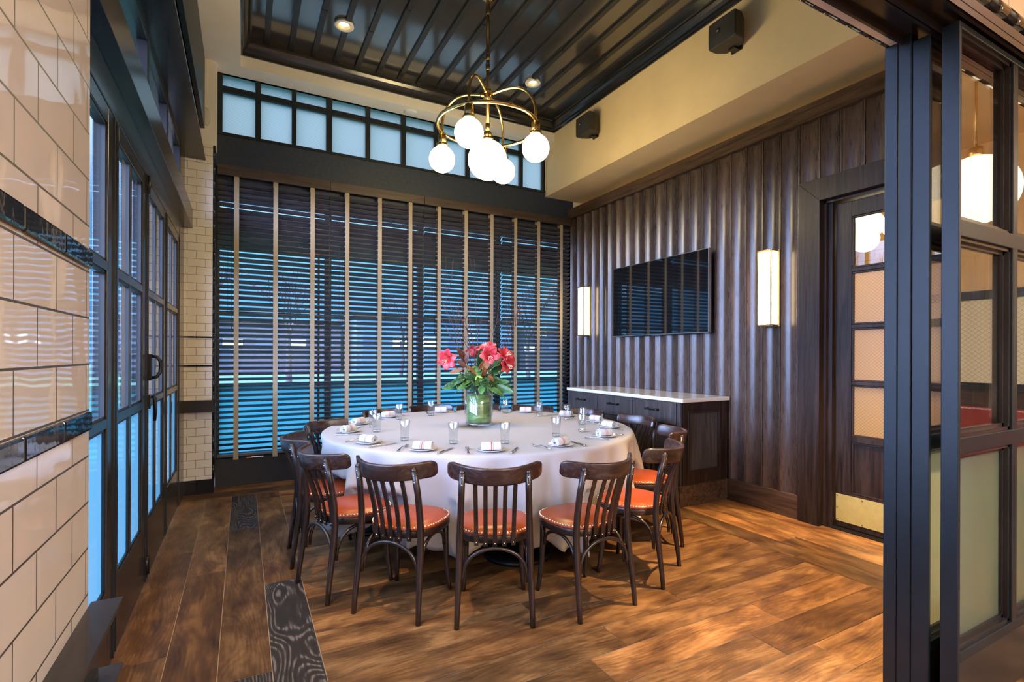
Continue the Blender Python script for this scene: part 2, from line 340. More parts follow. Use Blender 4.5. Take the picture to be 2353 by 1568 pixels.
# ================================================================== THE SETTING
# ---- floor: individual boards in one mesh, borders run along the walls
def board_layer(me_bm, uvl, cl, x0, x1, y0, y1, along, tone, warm, dark, z=0.0, gap=0.0014):
    vs = [me_bm.verts.new(p) for p in ((x0+gap,y0+gap,z),(x1-gap,y0+gap,z),(x1-gap,y1-gap,z),(x0+gap,y1-gap,z))]
    f = me_bm.faces.new(vs); ou, ov = R.uniform(0, 40), R.uniform(0, 40)
    for l in f.loops:
        p = l.vert.co; l[uvl].uv = ((p.x, p.y) if along == 'x' else (p.y, p.x)); l[uvl].uv.x += ou; l[uvl].uv.y += ov
        l[cl] = (tone, warm, dark, 1)
def make_floor():
    bm = bmesh.new(); uvl = bm.loops.layers.uv.new('UVMap'); cl = bm.loops.layers.float_color.new('tone')
    def tone(): return R.random(), R.random()
    def run(a0, a1, b0, b1, along, lo=0.9, hi=2.2, cuts=None, darks=()):
        cs = cuts or []
        if not cuts:
            p = a0; cs = [a0]
            while p < a1:
                p += R.uniform(lo, hi); cs.append(min(p, a1))
            if cs[-1]-cs[-2] < 0.25 and len(cs) > 2: cs.pop(-2)
        for i, (s, e) in enumerate(zip(cs, cs[1:])):
            t, wm = tone(); dk = 1.0 if i in darks else 0.0
            if along == 'y': board_layer(bm, uvl, cl, b0, b1, s, e, 'y', t, wm, dk)
            else: board_layer(bm, uvl, cl, s, e, b0, b1, 'x', t, wm, dk)
    # border on the left, boards along Y
    run(-4.0, 5.55, -0.60, -0.303, 'y'); run(-4.0, 5.55, -0.303, -0.095, 'y', cuts=[-4, -2.2, -0.3, 1.5, 2.42, 3.68, 5.12, 5.56])
    run(-4, 5.55, -0.095, 0.115, 'y', cuts=[-4, -1.9, -0.2, 1.35, 2.42, 4.50, 5.56], darks=(3, 5))
    run(-4, 5.35, 0.115, 0.319, 'y', cuts=[-4, -2.5, -0.6, 0.9, 3.35, 5.34], darks=(3,))
    # border on the right, boards along Y
    for i, x in enumerate((3.317, 3.515, 3.713, 3.911)): run(-4.0, 5.56, x, x+0.198 if i < 3 else 4.35, 'y', 1.2, 2.6)
    # field, boards along X
    y = -3.955
    while y < 5.35: run(0.319, 3.317, y, min(y+0.2, 5.34), 'x', 0.8, 1.9); y += 0.2
    # strip along the window wall
    run(0.319, 4.2, 5.345, 5.555, 'x'); run(5.345, 5.555, 0.115, 0.319, 'y'); run(-0.6, 4.35, 5.56, 5.78, 'x'); run(-0.6, 4.35, 5.78, 6.1, 'x')
    for i in range(19): run(4.35, 8.5, -4+0.25*i, -3.75+0.25*i, 'x')
    for f in bm.faces: f.material_index = 0
    vs = [bm.verts.new(p) for p in ((-0.7,-4,-0.0025),(8.5,-4,-0.0025),(8.5,6.15,-0.0025),(-0.7,6.15,-0.0025))]
    f = bm.faces.new(vs); f.material_index = 1
    vs = [bm.verts.new(p) for p in ((-0.7,-4,-0.1),(-0.7,6.15,-0.1),(8.5,6.15,-0.1),(8.5,-4,-0.1))]; bm.faces.new(vs).material_index = 1
    me = bpy.data.meshes.new('floor'); bm.to_mesh(me); bm.free(); me.materials.append(M_floor)
    me.materials.append(plain('joint_filler', (0.40, 0.31, 0.22), 0.8))
    o = bpy.data.objects.new('floor', me); C.objects.link(o); struct(o, 'wide oak plank floor with border planks, a few nearly black'); return o
make_floor()

# ---- ceiling: plaster soffit ring, riser, black molding, black boarded tray
XL, XR, YB, YN = -0.032, 3.72, 5.773, 1.10
m = MB()
m.box(-0.75, XL, YN, 6.12, 4.281, 4.7); m.box(XL, XR, YB, 6.12, 4.281, 4.7)
struct(m.build('ceiling', M_plasterw))
m = MB(); m.box(XL, XR, YN-0.3, YB, 4.555, 4.6)
tray = struct(m.build('ceiling_tray', M_ceil))
m = MB()
for i, x in enumerate([0.20, 0.425, 0.65, 0.87, 1.095, 1.325, 1.565, 1.785, 2.02, 2.245, 2.47, 2.70, 2.92, 3.15, 3.385]):
    y = YN; k = 0
    while y < YB-0.08:
        y2 = min(y + R.uniform(0.6, 1.1), YB-0.06)
        cuts = [y+0.002, y2]
        for px, py in ((0.845, 5.03), (2.955, 5.05), (3.15, 1.65), (0.10, 2.20)):
            if abs(x-px) < 0.118 and y < py+0.092 and y2 > py-0.092: cuts = [y+0.002, max(y+0.003, py-0.092), min(y2-0.001, py+0.092), y2]
        for c0, c1 in zip(cuts[0::2], cuts[1::2]): m.box(x-0.024+0.003*(k % 2), x+0.024+0.003*(k % 2), c0, c1, 4.530+0.004*(k % 2), 4.555)
        y = y2; k += 1
m.build('batten', M_batten, tray)
prof = [(0.0, 4.392), (0.016, 4.392), (0.018, 4.412), (0.030, 4.420), (0.036, 4.440), (0.060, 4.462), (0.078, 4.490), (0.082, 4.505), (0.095, 4.510), (0.095, 4.555)]
m = MB(); m.grid([[(XL+d, YN, z), (XL+d, YB-d, z), (XR-d, YB-d, z), (XR-d, YN, z)] for d, z in prof], smooth=False)
struct(m.build('trim_1', M_crown, normals=True), 'black crown molding around the ceiling tray')

# ---- right wall: fluted oak boards, crown board, baseboard, plaster bulkhead
struct(boxes('wall_right_bulkhead', M_plaster, [(XR, 4.6, YN, 5.995, 3.585, 4.7)]))
struct(boxes('wall_right_backing', M_plaster, [(4.16, 4.37, 2.43, 6.12, 0, 3.445), (4.16, 4.37, 0.80, 1.46, 0, 3.445), (4.16, 4.37, 1.46, 2.43, 2.64, 3.445), (4.365, 4.5, 0.8, 6.12, 3.445, 4.0)]))
def make_boards():
    bm = bmesh.new(); uvl = bm.loops.layers.uv.new('UVMap'); cl = bm.loops.layers.float_color.new('tone'); P = 0.1685
    def column(ya, yb, z0, z1):
        y = ya; tn, wm = R.random(), R.random(); ou, ov = R.uniform(0, 30), R.uniform(0, 30)
        wd = yb-ya; b = 0.017
        pts = [(ya, 4.140), (ya+0.002, 4.120), (ya+b-0.002, 4.120), (ya+b, 4.140), (ya+b+0.003, 4.1215)]
        n = 12
        for i in range(1, n):
            s = i/n; pts.append((ya+b+0.003+(wd-b-0.006)*s, 4.1215+0.032*(1-(2*s-1)**2)))
        pts += [(yb-0.003, 4.1215), (yb, 4.140)]
        vs = [[bm.verts.new((x, yy, z)) for yy, x in pts] for z in (z0, z1)]
        for i in range(len(pts)-1):
            f = bm.faces.new((vs[0][i+1], vs[0][i], vs[1][i], vs[1][i+1])); f.smooth = 4 <= i < len(pts)-3
            for l in f.loops:
                l[uvl].uv = (l.vert.co.z+ou, l.vert.co.y+ov); l[cl] = (tn, wm, 0, 1)
    edges = [2.596 - P*k for k in range(9)][::-1] + [2.596 + P*k for k in range(1, 21)]
    for a, b in zip(edges, edges[1:]):
        b = min(b, 5.995)
        if a > 5.97: break
        if b < 2.60 and a > 1.25: column(a, b, 2.80, 3.32)
        else: column(a, b, 0.19, 3.32)
    me = bpy.data.meshes.new('wall_right'); bm.to_mesh(me); bm.free(); me.materials.append(M_boards)
    o = bpy.data.objects.new('wall_right', me); C.objects.link(o); struct(o, 'dark oak wall of fluted vertical boards')
make_boards()
struct(boxes('trim_2', M_trimwoodY, [(4.085, 4.36, 1.1, 5.99, 3.312, 3.450)], bevel=0.003), 'plain dark oak board capping the fluted wall')
struct(boxes('baseboard_right', M_trimwoodY, [(4.108, 4.16, 2.60, 3.285, 0, 0.200), (4.108, 4.16, 5.10, 5.99, 0, 0.2), (4.108, 4.16, 1.1, 1.28, 0, 0.2)], bevel=0.003))

# ---- door in the right wall: casing, jamb, leaf with four glazed lights, brass kick plate
m = MB()
m.prism([(2.420, 0.0), (2.596, 0.0), (2.596, 2.815), (2.420, 2.635)], 4.100, 4.16, 'x')
m.prism([(1.46, 2.635), (2.420, 2.635), (2.596, 2.815), (1.28, 2.815)], 4.100, 4.16, 'x')
m.prism([(1.28, 0.0), (1.46, 0.0), (1.46, 2.635), (1.28, 2.815)], 4.100, 4.16, 'x')
struct(m.build('trim_3', M_trimwood, bevel=0.002), 'wide mitred oak casing around the glazed door')
struct(boxes('trim_4', M_trimwood, [(4.16, 4.36, 2.400, 2.43, 0, 2.64), (4.16, 4.36, 1.46, 1.48, 0, 2.64), (4.16, 4.36, 1.46, 2.43, 2.615, 2.64), (4.19, 4.23, 2.368, 2.40, 0, 2.615)]), 'dark oak door jamb')
d5 = MB()
YA, YZ = 1.485, 2.362; PA, PZ = 1.60, 2.245
d5.box(4.230, 4.275, PZ, YZ, 0.012, 2.605); d5.box(4.230, 4.275, YA, PA, 0.012, 2.605)
rl = [(0.012, 0.285), (0.700, 0.745), (1.150, 1.178), (1.598, 1.626), (2.042, 2.072), (2.480, 2.605)]
for z0, z1 in rl: d5.box(4.231, 4.274, PA, PZ, z0, z1)
door5 = struct(d5.build('door_5', M_trimwood, bevel=0.003), 'oak door with four wired glass lights in the fluted wall')
m = MB()
for (a, b), (c, d) in zip(rl, rl[1:]):
    for z0, z1 in ((b, b+0.014), (c-0.014, c)): m.box(4.236, 4.262, PA, PZ, z0, z1)
    for y0, y1 in ((PA, PA+0.014), (PZ-0.014, PZ)): m.box(4.236, 4.262, y0, y1, b+0.014, c-0.014)
m.build('glazing_bead', M_trimwood, door5, 0.003)
boxes('bottom_panel', M_trimwood, [(4.246, 4.262, PA, PZ, 0.285, 0.700)], door5)
for i, (z0, z1) in enumerate(((0.745, 1.150), (1.178, 1.598), (1.626, 2.042))):
    sheet('pane', M_doorpane, 'X', 4.25, PA, PZ, z0, z1, door5)
boxes('clear_pane', M_glass, [(4.247, 4.253, PA, PZ, 2.072, 2.480)], door5)
m = MB(); m.box(4.2275, 4.230, 1.52, 2.356, 0.055, 0.272); m.mi = 1
for y in (2.345, 2.16, 1.93, 1.72, 1.53):
    for z in (0.068, 0.258): m.sphere((4.2272, y, z), 0.006, 8, 6)
m.sphere((4.2272, 2.345, 0.163), 0.006, 8, 6)
kp = m.build('kick_plate', [M_brassdull, M_brassdk], door5); kp['label'] = 'brushed brass kick plate'
struct(boxes('trim_5', M_black, [(4.16, 4.36, 1.46, 2.43, 0.0, 0.008)]), 'black door threshold')

# room beyond the door
struct(boxes('wall_corridor', M_ambertile, [(5.9, 6.0, 0.85, 4.2, 0, 3.5), (4.37, 5.9, 4.1, 4.2, 0, 3.5)]))
struct(boxes('ceiling_corridor', M_plaster, [(4.61, 6.0, 0.85, 4.2, 3.5, 3.6)]))

# ---- window wall
struct(boxes('wall_back', M_panel, [(-0.255, 4.16, 6.0, 6.14, 0.0, 0.287)]), 'black panel under the blinds')
struct(boxes('wall_back_band', M_bandp, [(-0.255, 4.19, 5.998, 6.14, 3.310, 3.640), (-0.255, 4.16, 6.02, 6.16, 3.0, 3.31)]), 'dark band between blinds and high windows')
struct(boxes('wall_back_upper', M_plasterw, [(3.70, 4.36, 6.0, 6.14, 3.64, 4.3), (-0.75, -0.25, 6.11, 6.14, 0, 4.3), (4.16, 4.36, 6.0, 6.14, 0, 3.64)]))
# high windows
cx = [(-0.198, 0.104), (0.156, 0.461), (0.506, 0.818), (0.880, 1.256), (1.307, 1.676), (1.731, 2.095), (2.153, 2.521), (2.575, 2.932), (3.000, 3.310), (3.361, 3.667)]
w1 = MB(); xs = [-0.255] + [v for p in cx for v in p] + [3.715]
for a, b in zip(xs[0::2], xs[1::2]): w1.box(a, b, 6.0, 6.07, 3.66, 4.281)
w1.box(-0.255, 3.715, 6.003, 6.067, 4.099, 4.156); w1.box(-0.255, 3.715, 5.985, 6.07, 3.640, 3.668); w1.box(-0.255, 3.715, 6.004, 6.066, 4.281, 4.31)
win1 = struct(w1.build('window_1', M_steel2), 'row of frosted wired high windows')
for a, b in cx:
    sheet('pane', M_clere, 'Y', 6.04, a-0.005, b+0.005, 3.66, 4.10, win1); sheet('pane', M_clere, 'Y', 6.04, a-0.005, b+0.005, 4.154, 4.285, win1)
# tall windows behind the blinds
mull = [-0.255, 0.851, 1.944, 3.012, 4.12]
for i in range(4):
    a, b = mull[i]+0.034, mull[i+1]-0.034; f = MB()
    f.box(mull[i] if i == 0 else a-0.034, a, 6.05, 6.13, 0.287, 3.0); f.box(b, b+0.034, 6.05, 6.13, 0.287, 3.0)
    for z0, z1 in ((0.287, 0.335), (1.030, 1.066), (1.795, 1.828), (2.500, 2.870), (2.985, 3.02)): f.box(a, b, 6.052, 6.128, z0, z1)
    cxm = (a+b)/2; f.box(b-0.075, b-0.055, 6.07, 6.11, 0.33, 2.5)
    wn = struct(f.build('window_%d' % (i+2), M_panel), 'tall black framed window behind the blinds')
    sheet('textured_pane', M_lowpane, 'Y', 6.09, a, b, 0.335, 1.030, wn)['label'] = 'textured wired lower pane'
    for z0, z1 in ((1.066, 1.795), (1.828, 2.5), (2.87, 2.985)): boxes('pane', M_glass, [(a, b, 6.088, 6.094, z0, z1)], wn)

# ---- tiled pier in the far left corner
struct(boxes('wall_left_pier', M_tileY, [(-0.70, -0.272, 5.80, 6.11, 0.14, 3.443)]), 'white subway tiled pier')
struct(boxes('wall_left_pier_upper', M_plasterw, [(-0.70, -0.244, 5.797, 6.0, 3.443, 4.285)]))
m = MB()
for k in range(23):
    z = 0.14 + k*0.1437; m.tube([(-0.262, 5.812, z+0.001), (-0.262, 5.812, z+0.1425)], 0.0135, 10)
struct(m.build('trim_6', M_blacktile), 'black pencil tiles on the pier corner')
struct(boxes('trim_7', M_blacktile, [(-0.513+k*0.128, -0.513+k*0.128+0.1265, 5.795, 5.81, z-0.008, z+0.008) for z in (1.541, 1.260) for k in range(2)]), 'two thin black tile stripes on the pier')
struct(boxes('baseboard_pier', M_blacktile, [(-0.52, -0.4015, 5.79, 5.82, 0, 0.14), (-0.401, -0.256, 5.79, 5.82, 0, 0.14), (-0.52, -0.256, 5.794, 5.82, 0, 0.139), (-0.272, -0.256, 5.82, 6.0, 0, 0.14)], bevel=0.003))
m = MB(); m.box(-0.520, -0.250, 5.770, 5.80, 0.809, 0.920); m.box(-0.520, -0.236, 5.745, 5.80, 0.914, 0.922); m.box(-0.520, -0.236, 5.745, 5.80, 0.807, 0.815)
m.box(-0.256, -0.248, 5.77, 6.0, 0.809, 0.92)
struct(m.build('trim_8', M_steel), 'black steel channel rail across the pier')

# ---- left wall: four glazed steel doors, header beams, transom lights
DX = -0.513
def steel_leaf(n, y0, y1, handle=False, hinge=False):
    f = MB(); st = 0.105; a, b = y0+st, y1-st; c = (a+b)/2; X0, X1 = DX-0.055, DX
    f.box(X0, X1, y0+0.003, a, 0.012, 2.440); f.box(X0, X1, b, y1-0.003, 0.012, 2.440)
    rows = [(0.012, 0.349), (1.057, 1.099), (1.732, 1.773), (2.367, 2.440)]
    for z0, z1 in rows: f.box(X0+0.001, X1-0.001, a, b, z0, z1)
    f.box(X0+0.008, X1-0.008, c-0.024, c+0.024, 0.349, 2.367)
    o = struct(f.build('door_%d' % n, M_steel, bevel=0.004), 'black steel glazed door leaf')
    g = MB()
    for (q, z0), (z1, q2) in zip(rows, rows[1:]):
        for ya, yb in ((a, c-0.024), (c+0.024, b)):
            for u0, u1, v0, v1 in ((ya, ya+0.012, z0, z1), (yb-0.012, yb, z0, z1), (ya, yb, z0, z0+0.012), (ya, yb, z1-0.012, z1)):
                g.box(X0+0.016, X1-0.009, u0, u1, v0, v1)
    g.build('glazing_bead', M_steel2, o)
    for ya, yb in ((a, c-0.024), (c+0.024, b)): sheet('textured_pane', M_lowdoor, 'X', X1-0.018, ya, yb, 0.349, 1.057, o)
    for (q, z0), (z1, q2) in list(zip(rows, rows[1:]))[1:]:
        for ya, yb in ((a, c-0.024), (c+0.024, b)): boxes('pane', M_glass, [(X1-0.022, X1-0.016, ya, yb, z0, z1)], o)
    m = MB(); m.box(DX, DX+0.004, y0+0.05, y0+0.056, 0.02, 2.43); m.box(DX, DX+0.006, y1-0.012, y1-0.004, 0.02, 2.43)
    m.build('edge_bead', M_steel2, o)
    if handle:
        h = MB(); yh = y0+0.055
        h.box(DX, DX+0.022, yh-0.018, yh+0.018, 1.215, 1.375)
        h.tube([(DX+0.02, yh, 1.232), (DX+0.045, yh, 1.236), (DX+0.062, yh+0.01, 1.262), (DX+0.066, yh+0.012, 1.30), (DX+0.062, yh+0.01, 1.335), (DX+0.045, yh, 1.36), (DX+0.02, yh, 1.364)], 0.0105, 10)
        h.build('pull_handle', M_black, o)
        h = MB(); h.box(DX, DX+0.016, yh-0.016, yh+0.016, 1.045, 1.130); h.tube([(DX+0.02, yh, 1.118), (DX+0.036, yh, 1.11), (DX+0.040, yh+0.004, 1.03), (DX+0.036, yh+0.012, 0.968)], [0.011, 0.011, 0.009, 0.008], 10)
        h.build('lever', M_black, o)
    if hinge:
        for z in (0.06, 2.335):
            h = MB(); h.tube([(DX+0.008, y0, z), (DX+0.008, y0, z+0.106)], 0.013, 10); h.box(DX, DX+0.007, y0-0.03, y0+0.03, z, z+0.106); h.build('hinge', M_black, o)
    return o
for n, (a, b) in enumerate(((1.97, 2.825), (2.825, 3.680), (3.680, 4.545), (4.545, 5.410))): steel_leaf(n+1, a, b, n == 2, n == 2)
steel_leaf(8, 1.115, 1.97)
struct(boxes('trim_9', M_steel, [(DX-0.06, DX+0.004, 5.412, 5.80, 0, 2.6), (DX-0.06, DX+0.004, 1.0, 1.112, 0, 2.6), (DX-0.06, DX+0.002, 1.05, 5.80, 2.442, 2.60)], bevel=0.003), 'black steel door frame')
struct(boxes('trim_10', M_steel, [(-0.60, -0.440, 1.05, 5.797, 2.600, 2.785)], bevel=0.002), 'black steel beam over the glazed doors')
struct(boxes('trim_11', M_steel, [(-0.75, -0.333, 1.05, 5.797, 3.280, 3.302), (-0.75, -0.40, 1.05, 5.797, 3.302, 3.75)], bevel=0.002), 'black steel plate beam above the transom lights')
struct(boxes('trim_12', M_steel2, [(-0.377, -0.342, 1.05, 5.79, 3.592, 4.279)], bevel=0.002), 'black valance strip under the soffit')
struct(boxes('wall_left_upper', M_plasterw, [(-0.75, -0.48, 1.05, 5.8, 3.74, 4.3)]))
f = MB(); ys = [1.1, 1.97, 2.825, 3.68, 4.545, 5.41]
for y in ys: f.box(-0.56, -0.505, y-0.03, y+0.03, 2.785, 3.28)
f.box(-0.56, -0.505, 5.41, 5.797, 2.785, 3.28); f.box(-0.56, -0.507, 1.1, 5.8, 2.785, 2.83); f.box(-0.56, -0.507, 1.1, 5.8, 3.235, 3.28)
win6 = struct(f.build('window_6', M_steel, bevel=0.003), 'transom lights above the glazed doors')
for a, b in zip(ys, ys[1:]): boxes('pane', M_clere if False else M_glass, [(-0.54, -0.534, a+0.03, b-0.03, 2.83, 3.235)], win6)

# ---- near left tiled wall with black stripes and steel rail
XT = -0.235; YT = 1.110
struct(boxes('wall_left_near', M_tileX, [(-0.48, XT, -4.0, YT, 0.0, 3.8)]), 'glossy white subway tiled wall end nearest the camera')
m = MB()
for z in (1.541, 1.264):
    y = YT - 0.002
    while y > -1.2: m.box(XT-0.002, XT+0.006, y-0.151, y, z-0.016, z+0.016); y -= 0.153
struct(m.build('trim_13', M_blacktile, bevel=0.004), 'two black glazed tile stripes on the near tiled wall')
m = MB(); m.box(XT, XT+0.012, -1.5, YT+0.01, 0.815, 0.94); m.box(XT, XT+0.045, -1.5, YT+0.02, 0.934, 0.942); m.box(XT, XT+0.045, -1.5, YT+0.02, 0.815, 0.823)
for y in (1.05, 0.55): m.sphere((XT+0.012, y, 0.878), 0.009, 10, 6)
struct(m.build('trim_14', M_steel), 'black steel channel rail along the near tiled wall')

# ---- lintel over the wide opening, sliding track, bullnose tiles
struct(boxes('wall_lintel', M_tileL, [(-0.48, 8.0, 0.790, 1.098, 2.665, 4.7)]), 'white tiled lintel over the sliding partition')
struct(boxes('trim_15', M_tileS, [(-0.48, 4.4, 1.064, 1.095, 2.648, 2.664), (-0.48, 8.0, 0.795, 0.838, 2.630, 2.664)]), 'white soffit tiles beside the sliding track')
m = MB(); m.box(-0.48, 8.0, 0.840, 1.062, 2.655, 2.664)
for y in (0.846, 0.930, 0.945, 1.040): m.box(-0.48, 8.0, y, y+0.010, 2.628, 2.656)
struct(m.build('trim_16', M_steel), 'black steel sliding track in the lintel')
m = MB()
for k in range(56):
    x = -0.48+0.153*k; m.tube([(x, 1.098, 2.657), (x+0.1512, 1.098, 2.657)], 0.012, 10); m.tube([(x+0.05, 0.788, 2.650), (x+0.2012, 0.788, 2.650)], 0.021, 12)
struct(m.build('trim_17', M_blacktile), 'black bullnose tiles on the lintel edges')

# ---- sliding steel and glass leaves stacked on the right
PX = 2.332
struct(boxes('trim_18', M_steel2, [(PX, PX+0.05, 1.064, 1.112, 0, 2.652), (PX-0.003, PX+0.05, 1.016, 1.062, 0, 2.655), (3.95, 4.11, 0.84, 1.10, 0, 2.66)], bevel=0.003), 'steel jamb behind the stacked sliding leaves')
def slide_leaf(n, x0, y0, y1, label):
    f = MB(); cols = [x0+0.018, x0+0.490, x0+0.536, x0+1.02]; X1 = x0+1.04
    f.box(x0, x0+0.018, y0, y1, 0.012, 2.625); f.box(cols[3], X1, y0, y1, 0.012, 2.625); f.box(cols[1], cols[2], y0+0.002, y1-0.002, 0.25, 2.6)
    for z0, z1 in ((1.015, 1.076), (1.828, 1.889), (2.600, 2.625), (0.235, 0.275)): f.box(x0+0.018, cols[3], y0+0.001, y1-0.001, z0, z1)
    o = struct(f.build('door_%d' % n, M_steel2, bevel=0.003), label)
    boxes('kick_panel', M_steel, [(x0+0.018, cols[3], y0+0.004, y1-0.004, 0.012, 0.235)], o)
    ym = y0+0.030; g = MB()
    for xa, xb in ((cols[0], cols[1]), (cols[2], cols[3])):
        for z0, z1 in ((0.275, 1.015), (1.076, 1.828), (1.889, 2.600)):
            for dd, yy0, yy1 in ((0.013, y0+0.012, ym-0.003), (0.026, ym-0.003, ym+0.006)):
                g.box(xa, xb, yy0, yy1, z0, z0+dd); g.box(xa, xb, yy0, yy1, z1-dd, z1); g.box(xa, xa+dd*0.3, yy0, yy1, z0, z1); g.box(xb-dd, xb, yy0, yy1, z0, z1)
    g.build('glazing_bead', M_steel, o)
    for xa, xb in ((cols[0], cols[1]), (cols[2], cols[3])):
        sheet('textured_pane', M_partpane, 'Y', ym+0.008, xa, xb, 0.275, 1.015, o)
        for z0, z1 in ((1.076, 1.828), (1.889, 2.600)): boxes('pane', M_glassr, [(xa, xb, ym+0.006, ym+0.011, z0, z1)], o)
    return o
slide_leaf(6, PX, 0.955, 1.014, 'rear sliding steel and glass leaf'); slide_leaf(7, PX, 0.864, 0.919, 'front sliding steel and glass leaf')

# ---- dining hall behind the camera (seen only in reflections)
struct(boxes('wall_hall', M_plaster, [(-0.48, 8.5, -4.1, -4.0, 0, 4.0), (7.5, 8.5, 0.6, 0.79, 0, 4.0)]))
struct(boxes('ceiling_hall', M_plaster, [(-0.48, 8.5, -4.1, 0.79, 3.8, 3.9)]))

# ---- outdoors
struct(boxes('ground_lawn', plain('dusk_lawn', (0.022, 0.105, 0.072), 0.9, 0, 0.3, 0.6), [(-60, 60, 6.3, 90, -0.25, -0.15), (-60, -0.8, -30, 6.3, -0.25, -0.15)]))
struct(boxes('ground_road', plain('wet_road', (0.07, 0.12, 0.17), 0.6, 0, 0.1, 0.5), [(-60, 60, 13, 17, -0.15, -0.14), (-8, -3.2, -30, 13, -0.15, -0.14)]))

# ================================================================== THINGS
# ---- venetian blinds
def venetian(i, x0, x1, tapes, label):
    t = empty('venetian_blind', ((x0+x1)/2, 5.955, 0)); xo = t.location.x; tag(t, label, 'window blind', 'wooden blinds across the window wall')
    a, b = x0-xo+0.006, x1-xo-0.006
    m = MB(); m.box(x0-xo+0.002, x1-xo-0.002, -0.040, -0.012, 3.208, 3.312); m.box(a, b, -0.012, 0.035, 3.235, 3.308)
    m.build('valance', M_valance, t, 0.003)
    m = MB(); z = 0.385; tilt = math.radians(30); w2 = 0.0315
    while z < 3.19:
        dy, dz = w2*math.cos(tilt), w2*math.sin(tilt); ny, nz = 0.0015*math.sin(tilt), 0.0015*math.cos(tilt)
        jit = R.uniform(-0.0012, 0.0012)
        m.prism([(-dy-ny, z+dz-nz+jit), (dy-ny, z-dz-nz+jit), (dy+ny, z-dz+nz+jit), (-dy+ny, z+dz+nz+jit)], a, b, 'x'); z += 0.0562
    m.build('slats', M_slat, t)
    m = MB(); m.box(a, b, -0.032, 0.030, 0.318, 0.342); br = m.build('bottom_rail', M_slat, t, 0.002)
    for tx in tapes:
        u = tx-xo; m = MB(); m.box(u-0.0225, u+0.0225, -0.0345, -0.0333, 0.31, 3.215); m.box(u-0.0225, u+0.0225, 0.033, 0.0342, 0.31, 3.22)
        m.box(u-0.024, u+0.024, -0.0360, 0.034, 0.286, 0.317); m.build('cloth_tape', M_tape, t)
    for dx, zz in ((0.09, 1.78), (0.125, 1.62)):
        u = a+dx; m = MB(); m.tube([(u, -0.042, 3.2), (u, -0.042, zz+0.03)], 0.0013, 6); cd_ = m.build('pull_cord', M_tape if i == 9 else M_black, t)
        m = MB(); m.lathe([(0.0, 0.04), (0.004, 0.038), (0.005, 0.02), (0.011, 0.004), (0.011, 0), (0, 0)], 12, (u, -0.042, zz)); m.build('tassel', M_black, cd_)
    if i < 2:
        u = (0.03, 0.36)[0]-xo + (0 if i == 0 else 0.96); m = MB(); m.box(u, u+0.045, -0.0345, -0.033, 0.293, 0.306); m.mi = 1; m.box(u+0.046, u+0.16, -0.0345, -0.033, 0.295, 0.306)
        m.build('warning_sticker', [plain('orange_sticker', (0.7, 0.12, 0.03), 0.5), M_white], br)
TP = [-0.066, 0.300, 0.668, 1.036, 1.404, 1.769, 2.134, 2.493, 2.857, 3.209, 3.569, 3.941]
BS = [-0.241, 0.851, 1.944, 3.012, 4.100]
for i, lb in enumerate(('dark wooden blind at the left end, beside the tiled pier', 'dark wooden blind second from the left, above the empty floor left of the vase',
        'dark wooden blind third from the left, behind the flower vase', 'dark wooden blind at the right end, beside the fluted wall')):
    venetian(i, BS[i], BS[i+1], TP[3*i:3*i+3], lb)

